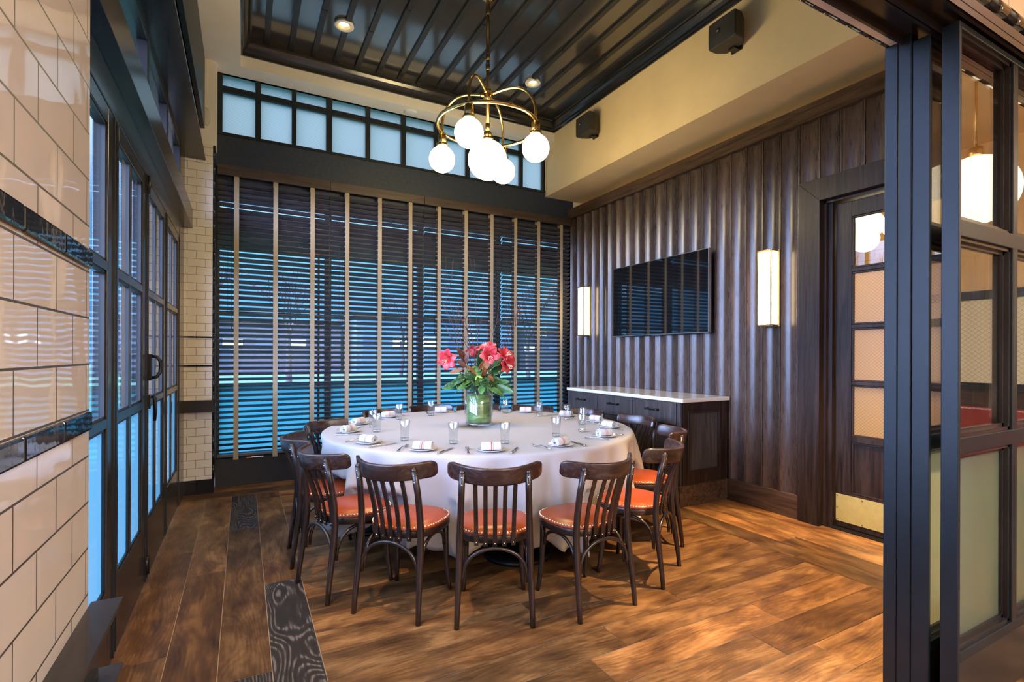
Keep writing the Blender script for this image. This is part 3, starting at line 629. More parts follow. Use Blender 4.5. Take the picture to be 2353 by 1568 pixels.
# ---- sideboard
def sideboard():
    t = empty('sideboard', (3.79, 4.19, 0)); tag(t, 'dark oak sideboard with marble top under the television', 'sideboard')
    L = lambda x, y: (x-3.79, y-4.19)
    x0, x1, y0, y1 = 3.500-3.79, 4.105-3.79, 3.310-4.19, 5.085-4.19
    m = MB(); m.box(x0, x1, y0, y1, 0.19, 0.950); m.build('carcass', M_cab, t)
    m = MB(); m.box(x0-0.022, x1, y0-0.018, y1+0.01, 0.0, 0.190); m.box(x0-0.012, x1, y0-0.010, y1+0.005, 0.190, 0.200); m.build('plinth', M_trimwoodY, t, 0.003)
    m = MB(); pz0, pz1 = 0.200, 0.948; pa, pb = 3.515-3.79, 4.105-3.79; yy = y0
    m.box(pa, pa+0.062, yy-0.018, yy, pz0, pz1); m.box(pb-0.10, pb, yy-0.018, yy, pz0, pz1); m.box(pa+0.062, pb-0.10, yy-0.018, yy, pz0, 0.302); m.box(pa+0.062, pb-0.10, yy-0.018, yy, 0.868, pz1)
    for u0, u1, v0, v1 in ((pa+0.062, pa+0.082, 0.302, 0.868), (pb-0.12, pb-0.10, 0.302, 0.868), (pa+0.082, pb-0.12, 0.302, 0.322), (pa+0.082, pb-0.12, 0.848, 0.868)): m.box(u0, u1, yy-0.023, yy-0.004, v0, v1)
    m.build('end_panel', M_trimwood, t, 0.003)
    m = MB(); m.box(x0-0.020, x1, y0-0.045, y1+0.020, 0.950, 0.986); m.build('marble_top', M_marble, t, 0.006, seg=3)['label'] = 'cream marble top'
    ys = [5.083, 4.503, 3.927, 3.345]; P = y0
    m = MB(); m.box(x0-0.018, x0, y0-0.018, 3.340-4.19, 0.20, 0.948); m.build('corner_stile', M_cab, t, 0.002)
    for a, b in zip(ys, ys[1:]):
        u0, u1 = b-4.19+0.004, a-4.19-0.004
        m = MB(); m.box(x0-0.018, x0-0.001, u0, u1, 0.742, 0.942); d = m.build('drawer', M_cab, t, 0.002)
        c = (u0+u1)/2; m = MB()
        for s in (-0.066, 0.066):
            m.tube([(x0-0.018, c+s, 0.862), (x0-0.045, c+s, 0.862)], [0.013, 0.008], 10); m.sphere((x0-0.047, c+s, 0.862), 0.0105, 10, 8)
        m.tube([(x0-0.047, c-0.082, 0.862), (x0-0.047, c-0.06, 0.862), (x0-0.047, c+0.06, 0.862), (x0-0.047, c+0.082, 0.862)], [0.010, 0.0075, 0.0075, 0.010], 10); m.build('handle', M_black, d)
        m = MB(); m.box(x0-0.018, x0-0.001, u0, u1, 0.205, 0.734); d = m.build('cupboard_door', M_cab, t, 0.002)
        m = MB(); m.sphere((x0-0.030, u1-0.04, 0.66), 0.013, 10, 8); m.tube([(x0-0.018, u1-0.04, 0.66), (x0-0.03, u1-0.04, 0.66)], 0.006, 8); m.build('knob', M_black, d)
sideboard()

# ---- television
t = empty('television', (4.03, 4.188, 2.022)); tag(t, 'black flat television mounted on the fluted wall over the sideboard', 'television')
m = MB(); m.box(0.004, 0.040, -0.730, 0.730, -0.414, 0.414); m.box(0.04, 0.075, -0.45, 0.45, -0.30, 0.25); m.build('housing', M_speaker, t, 0.003)
m = MB()
for b_ in ((-0.734, -0.728, -0.417, 0.417), (0.728, 0.734, -0.417, 0.417), (-0.728, 0.728, -0.417, -0.409), (-0.728, 0.728, 0.412, 0.417)): m.box(-0.002, 0.036, *b_)
m.box(-0.003, 0.02, -0.05, 0.05, -0.424, -0.417); m.build('bezel', M_bezel, t)
boxes('screen', M_screen, [(0.0, 0.005, -0.728, 0.728, -0.409, 0.412)], t)
boxes('wall_bracket', M_black, [(0.070, 0.088, -0.25, 0.25, -0.15, 0.15)], t)

# ---- wall sconces
def sconce(y, label):
    t = empty('wall_sconce', (4.06, y, 1.970)); tag(t, label, 'wall lamp', 'brass box sconces on the fluted wall')
    hw, hh, d0, d1 = 0.063, 0.326, -0.050, 0.048; f = 0.006; m = MB()
    for sy in (-1, 1):
        m.box(d0, d0+0.010, sy*hw-f, sy*hw+f, -hh, hh); m.box(d1-0.004, d1+0.002, sy*hw-f, sy*hw+f, -hh, hh)
        for z in (-hh, hh): m.box(d0, d1, sy*hw-f, sy*hw+f, z-0.007, z+0.007)
    for z in (-hh, hh): m.box(d0, d1, -hw, hw, z-0.007, z+0.007)
    m.build('brass_frame', M_brass, t, 0.001)
    boxes('diffuser', M_sconce, [(d0+0.004, d1-0.006, -hw+0.003, hw-0.003, -hh+0.008, hh-0.008)], t)
    m = MB(); m.box(d1, d1+0.018, -0.075, 0.075, -0.335, 0.335); m.build('back_plate', M_brassdull, t, 0.002)
sconce(2.845, 'brass box sconce with lit white panels between television and door')
sconce(5.556, 'brass box sconce with lit white panels beside the window blinds')

# ---- loudspeakers on the bulkhead
def letters(txt, size, depth, mat, name, parent, M):
    c = bpy.data.curves.new('lettering', 'FONT'); c.body = txt; c.size = size; c.extrude = depth; c.align_x = 'CENTER'; c.align_y = 'CENTER'
    o = bpy.data.objects.new('lettering', c); C.objects.link(o); bpy.context.view_layer.update()
    me = bpy.data.meshes.new_from_object(o.evaluated_get(bpy.context.evaluated_depsgraph_get())); bpy.data.objects.remove(o)
    me.materials.clear(); me.materials.append(mat); me.transform(M); q = bpy.data.objects.new(name, me); C.objects.link(q); q.parent = parent; return q
def speaker(y, label):
    t = empty('wall_speaker', (XR-0.10, y, 4.102)); tag(t, label, 'loudspeaker', 'black loudspeakers on the plaster bulkhead')
    m = MB(); m.prism([(-0.100, -0.135), (-0.100, 0.135), (-0.02, 0.135), (0.075, 0.085), (0.075, -0.085), (-0.02, -0.135)], -0.108, 0.108, 'z')
    m.build('cabinet', M_speaker, t, 0.012, seg=3)
    m = MB(); rows = []
    for j in range(9):
        z = -0.104+0.208*j/8; rows.append([(-0.1005-0.020*math.cos((yy/0.135)*PI/2.2)*math.cos((z/0.104)*PI/2.4), yy, z) for yy in [-0.131+0.262*k/10 for k in range(11)]])
    m.grid(rows); m.build('grille', M_speaker, t)
    m = MB(); m.box(-0.127, -0.119, 0.0, 0.034, -0.018, 0.020); bd = m.build('badge', M_black, t, 0.002)
    letters('JBL', 0.016, 0.0006, M_white, 'badge_lettering', bd, Matrix.Translation((-0.1275, 0.017, -0.004)) @ Matrix.Rotation(-PI/2, 4, 'Z') @ Matrix.Rotation(PI/2, 4, 'X'))
    m = MB(); m.box(0.02, 0.100, -0.03, 0.03, -0.124, -0.106); m.box(0.085, 0.0995, -0.05, 0.05, -0.126, 0.06); m.build('wall_bracket', M_black, t)
speaker(2.895, 'larger looking black loudspeaker on the bulkhead, nearer the sliding leaves')
speaker(4.850, 'smaller looking black loudspeaker on the bulkhead beside the chandelier')

# ---- recessed downlights
def downlight(x, y, label, power, ang=72):
    t = empty('recessed_downlight', (x, y, 4.530)); tag(t, label, 'ceiling light', 'recessed downlights in the black ceiling')
    m = MB(); m.lathe([(0.052, 0.025), (0.056, 0.0), (0.088, -0.003), (0.090, 0.004), (0.084, 0.024)], 32); m.build('trim_ring', M_white, t)
    m = MB(); m.lathe([(0.054, 0.002), (0.050, 0.012), (0.040, 0.022)], 28); m.build('reflector', M_reflector, t)
    m = MB(); m.lathe([(0.040, 0.021), (0.0, 0.0215)], 24); m.build('lamp', M_bulb, t)
    s_ = spot_lamp((x, y, 4.515), power, ang); return t
DL = 150
downlight(0.845, 5.03, 'recessed round downlight in the black ceiling left of the chandelier rod', DL*0.6)
downlight(2.955, 5.05, 'recessed round downlight in the black ceiling just right of the chandelier', DL*0.16)
downlight(3.15, 1.65, 'added unseen downlight in the black ceiling nearest the right bulkhead', DL*11, 46)  # added out of view to warm the near right floor
downlight(0.10, 2.20, 'added unseen downlight in the black ceiling nearest the glazed doors', DL*2.6, 44)  # added out of view to brighten the floor along the left doors
t = MB(); t.lathe([(0, -0.016), (0.060, -0.014), (0.078, -0.004), (0.080, 0.0), (0.0, 0.0)], 32)
o = t.build('smoke_detector', M_white, None, loc=(1.756, 5.895, 4.281)); tag(o, 'white round smoke detector cover on the soffit above the high windows', 'smoke detector')
m = MB(); m.tube([(-0.352, 5.79, 3.80), (-0.31, 5.775, 3.79), (-0.29, 5.77, 3.72), (-0.295, 5.775, 3.655), (-0.315, 5.785, 3.625), (-0.335, 5.797, 3.635)], 0.004, 8)
tag(m.build('loose_cable', M_white), 'thin white loop of loose cable above the tiled pier', 'cable')

# ---- chandelier
def chandelier(x, y):
    t = empty('chandelier', (x, y, 4.555)); tag(t, 'brass ring chandelier with four small globes and one large globe', 'chandelier'); zc = 4.555
    m = MB(); m.lathe([(0, 0), (0.065, 0.0), (0.065, -0.012), (0.03, -0.03), (0.014, -0.04), (0, -0.04)], 28); m.build('canopy', M_brass, t)
    m = MB(); m.tube([(0, 0, -0.03), (0, 0, 3.30-zc)], 0.0155, 14)
    for z in (4.42, 4.02, 3.93, 3.40): m.lathe([(0.0155, -0.03), (0.020, -0.028), (0.020, 0.028), (0.0155, 0.03)], 16, (0, 0, z-zc))
    m.build('rod', M_brassdk, t)
    m = MB(); m.lathe([(0.016, 0.06), (0.034, 0.045), (0.034, 0.02), (0.026, 0.0), (0.036, -0.022), (0.036, -0.034), (0.026, -0.05), (0.016, -0.06)], 24, (0, 0, 3.685-zc)); m.build('hub', M_brass, t)
    RR = 0.44; zr = 3.405-zc
    m = MB(); seg = 72; pts = [(RR*math.cos(2*PI*k/seg), RR*math.sin(2*PI*k/seg), zr) for k in range(seg)]
    rows = []
    for k in range(seg):
        a = 2*PI*k/seg; rows.append([((RR+0.0155*math.cos(2*PI*j/12))*math.cos(a), (RR+0.0155*math.cos(2*PI*j/12))*math.sin(a), zr+0.0155*math.sin(2*PI*j/12)) for j in range(12)])
    m.grid(rows+[rows[0]], cyc=True); bmesh.ops.remove_doubles(m.bm, verts=m.bm.verts, dist=1e-5); m.build('ring', M_brass, t)
    # right/forward of the view used only to orient the four arms
    base = math.radians(61.92-90-17)
    for k in range(4):
        a = base + k*PI/2; c, s = math.cos(a), math.sin(a)
        pr = [(0.03, 3.685), (0.12, 3.705), (0.22, 3.715), (0.31, 3.695), (0.38, 3.640), (0.425, 3.560), (0.44, 3.47), (0.44, 3.405)]
        sm = []
        for i in range(len(pr)-1):
            p0 = pr[max(i-1,0)]; p1 = pr[i]; p2 = pr[i+1]; p3 = pr[min(i+2, len(pr)-1)]
            for q in range(4):
                u = q/4; f = lambda e: 0.5*((2*p1[e])+(-p0[e]+p2[e])*u+(2*p0[e]-5*p1[e]+4*p2[e]-p3[e])*u*u+(-p0[e]+3*p1[e]-3*p2[e]+p3[e])*u**3)
                sm.append((f(0), f(1)))
        sm.append(pr[-1])
        m = MB(); m.tube([(r*c, r*s, z-zc) for r, z in sm], 0.0125, 12)
        for r, z in ((0.055, 3.69),): m.tube([(r*c-0.012*c, r*s-0.012*s, z-zc-0.002), (r*c+0.012*c, r*s+0.012*s, z-zc+0.002)], 0.0165, 12)
        m.build('arm', M_brass, t)
        sock(t, RR*c, RR*s, 3.395-zc, 0.117, 3.160-zc)
    sock(t, 0, 0, 3.36-zc, 0.172, 3.105-zc)
def sock(t, x, y, z, r, zg):
    top = zg + r
    m = MB(); m.lathe([(0.020, z-top+0.0), (0.034, z-top-0.012), (0.036, 0.030), (0.034, 0.028), (0.052, 0.024), (0.054, 0.006), (0.048, -0.006), (0.0, -0.006)], 20, (x, y, top)); s_ = m.build('socket', M_brass, t)
    m = MB(); m.lathe([(0.0345, z-top-0.016), (0.0372, z-top-0.018), (0.0372, 0.036), (0.0345, 0.034)], 20, (x, y, top)); m.build('socket_sleeve', M_brassdk, s_)
    m = MB(); m.sphere((x, y, zg), r, 40, 24); m.build('globe', M_globe, t)['label'] = 'opal glass globe'
chandelier(1.905, 4.045)

# ---- table, cloth
TC = (1.81, 3.97); TZ = 0.765
t = empty('round_dining_table', (TC[0], TC[1], 0)); tag(t, 'large round dining table hidden under the white cloth, black disc base', 'table')
m = MB(); m.lathe([(0, 0.728), (1.25, 0.728), (1.268, 0.738), (1.268, 0.752), (1.255, 0.760), (0, 0.760)], 72); m.build('tabletop', M_cab, t)
for k in range(4):
    a = math.radians(-98+90*k); bx, by = 0.91*math.cos(a), 0.91*math.sin(a)
    m = MB(); m.lathe([(0, 0), (0.235, 0), (0.238, 0.02), (0.20, 0.040), (0.06, 0.055), (0.045, 0.08), (0, 0.08)], 40, (bx, by, 0)); bs = m.build('base', M_black, t)
    m = MB(); m.tube([(bx, by, 0.07), (bx, by, 0.73)], 0.038, 20); m.build('column', M_black, bs)

# chairs: (rear feet midpoint x, y, facing degrees)
SEATS = [
 (1.122, 2.276, 65.0), (0.655, 2.622, 44.0), (0.352, 3.100, 18.0), (0.285, 3.705, -2.0), (0.555, 4.440, -47.0), (1.190, 5.140, -62.0), (1.807, 5.335, -91.0),
 (2.330, 5.170, -114.0), (2.845, 4.775, -143.0), (3.160, 4.175, -171.0), (3.230, 3.500, 178.0), (2.905, 2.776, 145.0), (2.355, 2.293, 120.0), (1.722, 2.124, 92.6)]
WHO = ['the front-centre chair', 'the next chair left of front-centre', 'the second chair left of front-centre', 'the leftmost half hidden chair',
 'the left chair backed against the blinds', 'the far chair left of the vase', 'the far chair left behind the vase', 'the far chair hidden behind the vase', 'the far chair right of the vase',
 'the chair below the drawers by the blinds', 'the chair facing left before the sideboard', "the chair by the sideboard's end", 'the second chair right of front-centre', 'the next chair right of front-centre']
CHL = ['with its back squarely toward the opening, front-centre of the table', 'just left of the front-centre chair, seat half lit', 'second left of the front-centre chair, beside the plank border',
 'at the far left of the table, half hidden by another chair', 'on the left of the table, backed against the blinds', 'on the far side, left of the vase, only its rail showing',
 'on the far side, just left behind the vase, barely showing', 'on the far side, hidden directly behind the vase', 'on the far side, right of the vase, low against the blinds',
 'below the sideboard drawers nearest the blinds', 'facing left directly before the sideboard drawers', "turned beside the sideboard's panelled end, behind another chair",
 'second right of the front-centre chair, seen from its side', 'just right of the front-centre chair, seat angled left']

def make_cloth():
    n = 384; rows = []; Rr = 1.292
    front = []
    for (x, y, f) in SEATS:
        fx, fy = math.cos(math.radians(f)), math.sin(math.radians(f)); px, py = x+0.475*fx-TC[0], y+0.475*fy-TC[1]
        front.append((math.atan2(py, px), math.hypot(px, py)))
    rnd = random.Random(3); ph = [rnd.uniform(0, 6.28) for _ in range(8)]
    mids = sorted(f_[0] % (2*PI) for f_ in front); lobes = []
    for k in range(len(mids)):
        g = (mids[(k+1) % len(mids)]-mids[k]) % (2*PI); lobes.append((mids[k]+g*rnd.uniform(0.40, 0.60), rnd.uniform(0.85, 1.2), min(0.085, g*0.22)))
        lobes.append((mids[k]+g*0.5+g*rnd.choice((-0.33, 0.33)), rnd.uniform(0.25, 0.5), 0.045))
    def fold(a):
        v = -0.40
        for la, am, wd in lobes:
            d = (a-la+PI) % (2*PI)-PI
            if abs(d) < 3*wd: v += 1.45*am*math.exp(-(d/wd)**2*1.2)
        return v + 0.07*math.sin(29*a+ph[3])
    def hem(a): return 0.205 + 0.060*math.sin(8*a+ph[4]) - 0.050*fold(a) + 0.012*math.sin(21*a+ph[5])
    for r in (0.0001, 0.3, 0.6, 0.9, 1.1, 1.22, 1.262): rows.append([(r*math.cos(2*PI*k/n), r*math.sin(2*PI*k/n), TZ+0.0008*math.sin(5*r*math.cos(2*PI*k/n)*3)) for k in range(n)])
    for r, z in ((1.276, TZ-0.002), (1.286, TZ-0.008), (1.291, TZ-0.018)): rows.append([(r*math.cos(2*PI*k/n), r*math.sin(2*PI*k/n), z) for k in range(n)])
    nt_ = 26
    for i in range(1, nt_+1):
        row = []; s = i/nt_
        for k in range(n):
            a = 2*PI*k/n; z = (TZ-0.018) + (hem(a)-(TZ-0.018))*s
            amp = 0.150*(s**0.85); r = Rr + amp*fold(a) - 0.012*s + 0.004*math.sin(37*a+9*s+ph[6])*s
            lim = 9.0
            for fa, fr in front:
                d = abs((a-fa+PI) % (2*PI)-PI); reach = 0.165/max(fr, 0.6)
                wgt = min(1.0, max(0.0, (d-reach)/0.06)); L = fr-0.015 + (1.6-fr)*wgt*wgt*(3-2*wgt)
                blend = min(1.0, max(0.0, (0.62-z)/0.14)); L = 1.6 + (L-1.6)*blend
                lim = min(lim, L)
            # stay inside the seats tucked below the rim
            if r > lim: r = lim
            row.append((r*math.cos(a), r*math.sin(a), z))
        rows.append(row)
    m = MB(); m.grid(rows, cyc=True)
    o = m.build('tablecloth', M_cloth, None, loc=(TC[0], TC[1], 0)); tag(o, 'white linen tablecloth hanging in folds over the round table', 'tablecloth')
    sf = o.modifiers.new('thick', 'SOLIDIFY'); sf.thickness = 0.0015; sf.offset = -1
make_cloth()

# ---- chairs
def make_chair():
    t = empty('bentwood_chair'); t['category'] = 'chair'; t['group'] = 'bentwood chairs around the table'
    def outline(k=1.0, n=48, off=0.0):
        pts = []
        for i in range(n):
            a = 2*PI*i/n; c, s = math.cos(a), math.sin(a); e = 2/2.7
            x = math.copysign(abs(c)**e, c)*0.203; y = math.copysign(abs(s)**e, s)*0.200
            x *= 1+0.06*(y/0.2); L = math.hypot(x, y); x *= (L+off)/L; y *= (L+off)/L
            pts.append((x, y+0.015))
        return pts
    def ringz(off, z): return [(x, y, z) for x, y in outline(off=off)]
    m = MB(); m.grid([ringz(-0.03, 0.402), ringz(-0.004, 0.402), ringz(0.0, 0.406), ringz(0.0, 0.438), ringz(-0.004, 0.443), ringz(-0.03, 0.443)], cyc=True); m.build('seat_frame', M_chair, t)
    def ringk(k, z): return [((x*k), (y-0.015)*k+0.015, z) for x, y in outline(off=-0.010)]
    rows = [ringz(-0.020, 0.441), ringz(-0.001, 0.441), ringz(0.0012, 0.446), ringz(0.0008, 0.453), ringz(-0.004, 0.4575), ringz(-0.010, 0.459)]
    for k, z in ((0.94, 0.467), (0.86, 0.474), (0.72, 0.480), (0.52, 0.4845), (0.30, 0.4865), (0.10, 0.487), (0.004, 0.487)): rows.append(ringk(k, z))
    m = MB(); m.grid(rows, cyc=True); seat = m.build('seat', M_leather, t); seat['label'] = 'rust leather seat pad'
    m = MB(); pts = outline(off=-0.0052, n=200); acc = 0; last = pts[0]; m.sm = True
    for p in pts[1:]+[pts[0]]:
        acc += math.hypot(p[0]-last[0], p[1]-last[1]); last = p
        if acc >= 0.0165: acc = 0; m.lathe([(0.0058, -0.001), (0.0046, 0.0030), (0.0, 0.0046)], 6, (p[0], p[1], 0.4580))
    m.build('nailheads', M_nail, seat)['label'] = 'row of brass nailheads'
    for s in (-1, 1):
        m = MB(); m.tube([(s*0.192, -0.250, 0.0), (s*0.190, -0.242, 0.08), (s*0.186, -0.226, 0.20), (s*0.182, -0.209, 0.32), (s*0.179, -0.199, 0.43), (s*0.176, -0.204, 0.54), (s*0.172, -0.220, 0.66), (s*0.1665, -0.249, 0.785)],
               [0.0135, 0.0145, 0.0165, 0.018, 0.0185, 0.018, 0.0170, 0.0165], 12); m.sphere((s*0.1665, -0.249, 0.785), 0.0165, 12, 8, (1, 1, 1.1))
        m.mi = 1
        for z, y in ((0.764, -0.2600), (0.724, -0.2505)): m.sphere((s*0.168, y, z), 0.0042, 8, 6)
        m.build('leg', [M_chair, M_nail], t)
        m = MB(); m.tube([(s*0.158, 0.142, 0.41), (s*0.160, 0.140, 0.30), (s*0.164, 0.145, 0.16), (s*0.172, 0.158, 0.05), (s*0.177, 0.166, 0.0)], [0.0175, 0.0170, 0.0155, 0.0135, 0.0125], 12); m.build('leg', M_chair, t)
    def ry(x): return -0.302 + 0.162*(abs(x)/0.242)**2.1
    rows = []; N = 44
    for i in range(N+1):
        q = 2*i/N-1; x = math.copysign(0.242*(1-(1-abs(q))**1.8), q); y = ry(x); e = 1e-3; dx = Vector((2*e, ry(x+e)-ry(x-e))).normalized(); nx, ny = -dx.y, dx.x
        d_ = 0.242-abs(x); rr = 0.026; hh = 0.044 if d_ > rr else 0.044-rr+math.sqrt(max(0.0, rr*rr-(rr-d_)**2))
        k = hh/0.044; hc = 0.774 + 0.010*(abs(x)/0.242)**2.5
        th = 0.0105*(0.55+0.45*k); prof_ = []
        for (a, b) in ((-1, -0.8), (-0.75, -1), (0.75, -1), (1, -0.8), (1, 0.8), (0.75, 1), (-0.75, 1), (-1, 0.8)): prof_.append((x+nx*th*a, y+ny*th*a-0.008*b*hh/0.044, hc+hh*b))
        rows.append(prof_)
    m = MB(); V = m.grid(rows, cyc=True); m.face(V[0]); m.face(V[-1][::-1]); m.build('back_rail', M_rail, t)
    for k in range(-2, 3):
        x = k*0.049; m = MB(); p0 = Vector((x*0.98, -0.1935+0.10*(abs(x)/0.2)**2.5, 0.392)); p1 = Vector((x*1.03, ry(x*1.03)+0.014, 0.742))
        pts = [p0.lerp(p1, q)+Vector((0, 0.022*math.sin(PI*q)*(1-0.4*q), 0)) for q in (0, 0.12, 0.3, 0.5, 0.7, 0.88, 1)]
        rows = []
        for p in pts: rows.append([(p[0]+dx_, p[1]+dy_, p[2]) for dx_, dy_ in ((-0.0110, -0.0050), (0.0110, -0.0050), (0.0110, 0.0050), (-0.0110, 0.0050))])
        V = m.grid(rows, cyc=True, smooth=False); m.face(V[0]); m.face(V[-1]); m.mi = 1; m.sphere((pts[0][0], pts[0][1]-0.0045, 0.408), 0.0042, 8, 6); m.build('slat', [M_chair, M_nail], t)
    def arch(p, q, zlo, zlo2, zt):
        pts = []
        for i in range(19):
            a = PI*i/18; u = (1-math.cos(a))/2; h = math.sin(a)**0.75; zb = zlo+(zlo2-zlo)*u
            pts.append((p[0]+(q[0]-p[0])*u, p[1]+(q[1]-p[1])*u, zb+(zt-zb)*h))
        m = MB(); m.tube(pts, 0.0095, 10); m.build('brace', M_chair, t)
    arch((-0.168, -0.212, 0), (0.168, -0.212, 0), 0.215, 0.215, 0.388)
    for s in (-1, 1): arch((s*0.170, -0.186, 0), (s*0.158, 0.122, 0), 0.22, 0.28, 0.390)
    return t
ch0 = make_chair()
for i, (x, y, f) in enumerate(SEATS):
    c = ch0 if i == 0 else copy_tree(ch0); fr = math.radians(f)
    c.location = (x+0.25*math.cos(fr), y+0.25*math.sin(fr), 0); c.rotation_euler = (0, 0, fr-PI/2)
    c['label'] = 'dark bentwood chair ' + CHL[i]

# ---- place settings
def napkin_mat(name, stripes):
    m, t, b = newmat(name); tcn = nd(t, 'ShaderNodeTexCoord'); s = nd(t, 'ShaderNodeSeparateXYZ', {0: tcn.outputs['Object']}); col = None
    b.inputs['Roughness'].default_value = 0.9; prev = nd(t, 'ShaderNodeRGB'); prev.outputs[0].default_value = (0.66, 0.64, 0.63, 1); cur = prev.outputs[0]
    for pos, half, c in stripes:
        k = math_(t, 'LESS_THAN', math_(t, 'ABSOLUTE', math_(t, 'SUBTRACT', s.outputs['X'], pos)), half); cur = mixc(t, k, cur, c)
    t.links.new(cur, b.inputs['Base Color']); return m
RED = (0.62, 0.035, 0.035); NAVY = (0.05, 0.045, 0.07)
NAP = [napkin_mat('napkin_red_stripes', [(-0.010, 0.0011, RED), (0.0, 0.0032, RED), (0.010, 0.0011, RED)]), napkin_mat('napkin_thin_red_stripes', [(-0.009, 0.0011, RED), (0.0, 0.0014, RED), (0.008, 0.0011, RED)]),
       napkin_mat('napkin_dark_and_red_stripes', [(-0.012, 0.0011, NAVY), (-0.008, 0.0009, NAVY), (0.0, 0.0026, RED), (0.008, 0.0009, NAVY), (0.012, 0.0011, NAVY)]), napkin_mat('napkin_dark_stripes', [(-0.008, 0.0010, NAVY), (0.0, 0.0020, NAVY), (0.008, 0.0010, NAVY)])]
def make_plate():
    m = MB(); m.lathe([(0, 0.004), (0.048, 0.004), (0.056, 0.007), (0.088, 0.015), (0.0905, 0.0155), (0.0895, 0.0125), (0.056, 0.002), (0.05, 0.0), (0, 0.0)], 44)
    return m.build('side_plate', M_china)
def make_napkin():
    L = 0.061; turns = 2.6; n = 84; outer, inner = [], []
    for i in range(n+1):
        u = i/n; a = 2*PI*turns*u; r = 0.010+0.0215*u; outer.append((r*math.cos(a)*1.12, r*math.sin(a))); ri = r-0.0042; inner.append((ri*math.cos(a)*1.12, ri*math.sin(a)))
    poly = outer+inner[::-1]; m = MB(); lo = -min(p[1] for p in poly)
    rows = []
    for x, k in ((-L, 0.94), (-L*0.9, 1.0), (0, 1.02), (L*0.9, 1.0), (L, 0.95)): rows.append([(x, p[0]*k, (p[1])*k+lo) for p in poly])
    V = m.grid(rows, cyc=True)
    for Vr in (V[0], V[-1]):
        q = len(outer)
        for i in range(q-1): m.face([Vr[i], Vr[i+1], Vr[2*q-2-i], Vr[2*q-1-i]])
    return m.build('rolled_napkin', NAP[0])
def strip(m, prof, y0=None):
    # flat shape along Y: list of (y, half width, z, thickness)
    rows = []
    for y, hw, z, th in prof: rows.append([(-hw, y, z), (-hw*0.6, y, z+th), (hw*0.6, y, z+th), (hw, y, z), (hw*0.6, y, z-th*0.6), (-hw*0.6, y, z-th*0.6)])
    V = m.grid(rows, cyc=True); m.face(V[0]); m.face(V[-1])
def make_fork():
    m = MB(); strip(m, [(-0.098, 0.004, 0.0045, 0.0015), (-0.092, 0.0095, 0.0048, 0.0024), (-0.06, 0.0070, 0.0075, 0.0024), (-0.02, 0.0042, 0.0135, 0.0020), (0.015, 0.0032, 0.0145, 0.0019), (0.032, 0.0060, 0.0095, 0.0014), (0.045, 0.0120, 0.0050, 0.0011), (0.058, 0.0122, 0.0045, 0.0010)])
    for k in range(4):
        x = -0.0096+0.0064*k; rows = []
        for y, z, hw in ((0.055, 0.0046, 0.0021), (0.075, 0.0060, 0.0019), (0.090, 0.0095, 0.0016), (0.099, 0.0135, 0.0008)): rows.append([(x-hw, y, z-0.0009), (x+hw, y, z-0.0009), (x+hw, y, z+0.0009), (x-hw, y, z+0.0009)])
        V = m.grid(rows, cyc=True); m.face(V[0]); m.face(V[-1])
    return m.build('fork', M_silver)
def make_knife():
    m = MB(); strip(m, [(-0.112, 0.003, 0.006, 0.002), (-0.109, 0.0085, 0.006, 0.0042), (-0.09, 0.0092, 0.006, 0.0046), (-0.05, 0.0072, 0.006, 0.0042), (-0.018, 0.0058, 0.006, 0.0038), (-0.013, 0.0072, 0.006, 0.0044), (-0.008, 0.0050, 0.006, 0.0030)])
    strip(m, [(-0.010, 0.0045, 0.005, 0.0018), (0.0, 0.0085, 0.004, 0.0011), (0.06, 0.0088, 0.0038, 0.0010), (0.095, 0.0070, 0.0036, 0.0009), (0.112, 0.0020, 0.0035, 0.0007)])
    return m.build('dinner_knife', M_silver)
def make_glass():
    t = empty('water_tumbler')
    m = MB(); m.lathe([(0.0290, 0.020), (0.0305, 0.06), (0.0345, 0.142), (0.0352, 0.1435), (0.0362, 0.142), (0.0325, 0.06), (0.0310, 0.020)], 32); m.build('glass_wall', M_tumbler, t)
    m = MB(); m.lathe([(0, 0.0), (0.0285, 0.0), (0.0312, 0.003), (0.0312, 0.0195), (0.028, 0.0200), (0.020, 0.0175), (0, 0.0165)], 32); m.build('thick_base', M_solid, t); return t
plate0, nap0, fork0, knife0, glass0 = make_plate(), make_napkin(), make_fork(), make_knife(), make_glass()
# angle and radius of the plate centre, napkin turn, napkin kind, glass angle and radius
SET = [(-111.1, 1.160, 2, 0, -103.7, 0.905), (-132.7, 1.168, 8, 2, -126.4, 0.894), (-157.1, 1.136, 8, 3, -150.6, 0.912), (173.4, 1.085, -42, 2, 177.1, 0.880), (149.1, 1.070, -22, 1, 159.1, 0.905), (121.1, 1.085, -14, 1, 124.8, 0.890), (88.0, 1.095, -18, 1, 99.0, 0.900),
       (62.5, 1.10, 10, 1, 74.0, 0.92), (39.3, 1.094, 12, 1, 49.6, 0.950), (11.7, 1.060, 20, 1, 23.1, 0.872), (-13.0, 1.086, 24, 1, -0.4, 0.894), (-33.7, 1.097, 40, 1, -20.5, 0.907), (-58.5, 1.122, -30, 1, -50.0, 0.897), (-86.1, 1.132, 14, 0, -70.5, 0.822)]
used = set()
def place(proto, x, y, z, rz, label, cat, group):
    o = proto if id(proto) not in used else (copy_tree(proto) if proto.children else proto.copy())
    if id(proto) in used and not proto.children: C.objects.link(o)
    used.add(id(proto)); o.location = (x, y, z); o.rotation_euler = (0, 0, rz); tag(o, label, cat, group); return o
SN = {0: 'white rolled napkin with red stripes', 1: 'rolled napkin with thin red stripes', 2: 'rolled napkin with red and dark stripes', 3: 'white rolled napkin with dark stripes'}
napmesh = [nap0.data]
for k in (1, 2, 3):
    me = nap0.data.copy(); me.materials.clear(); me.materials.append(NAP[k]); napmesh.append(me)
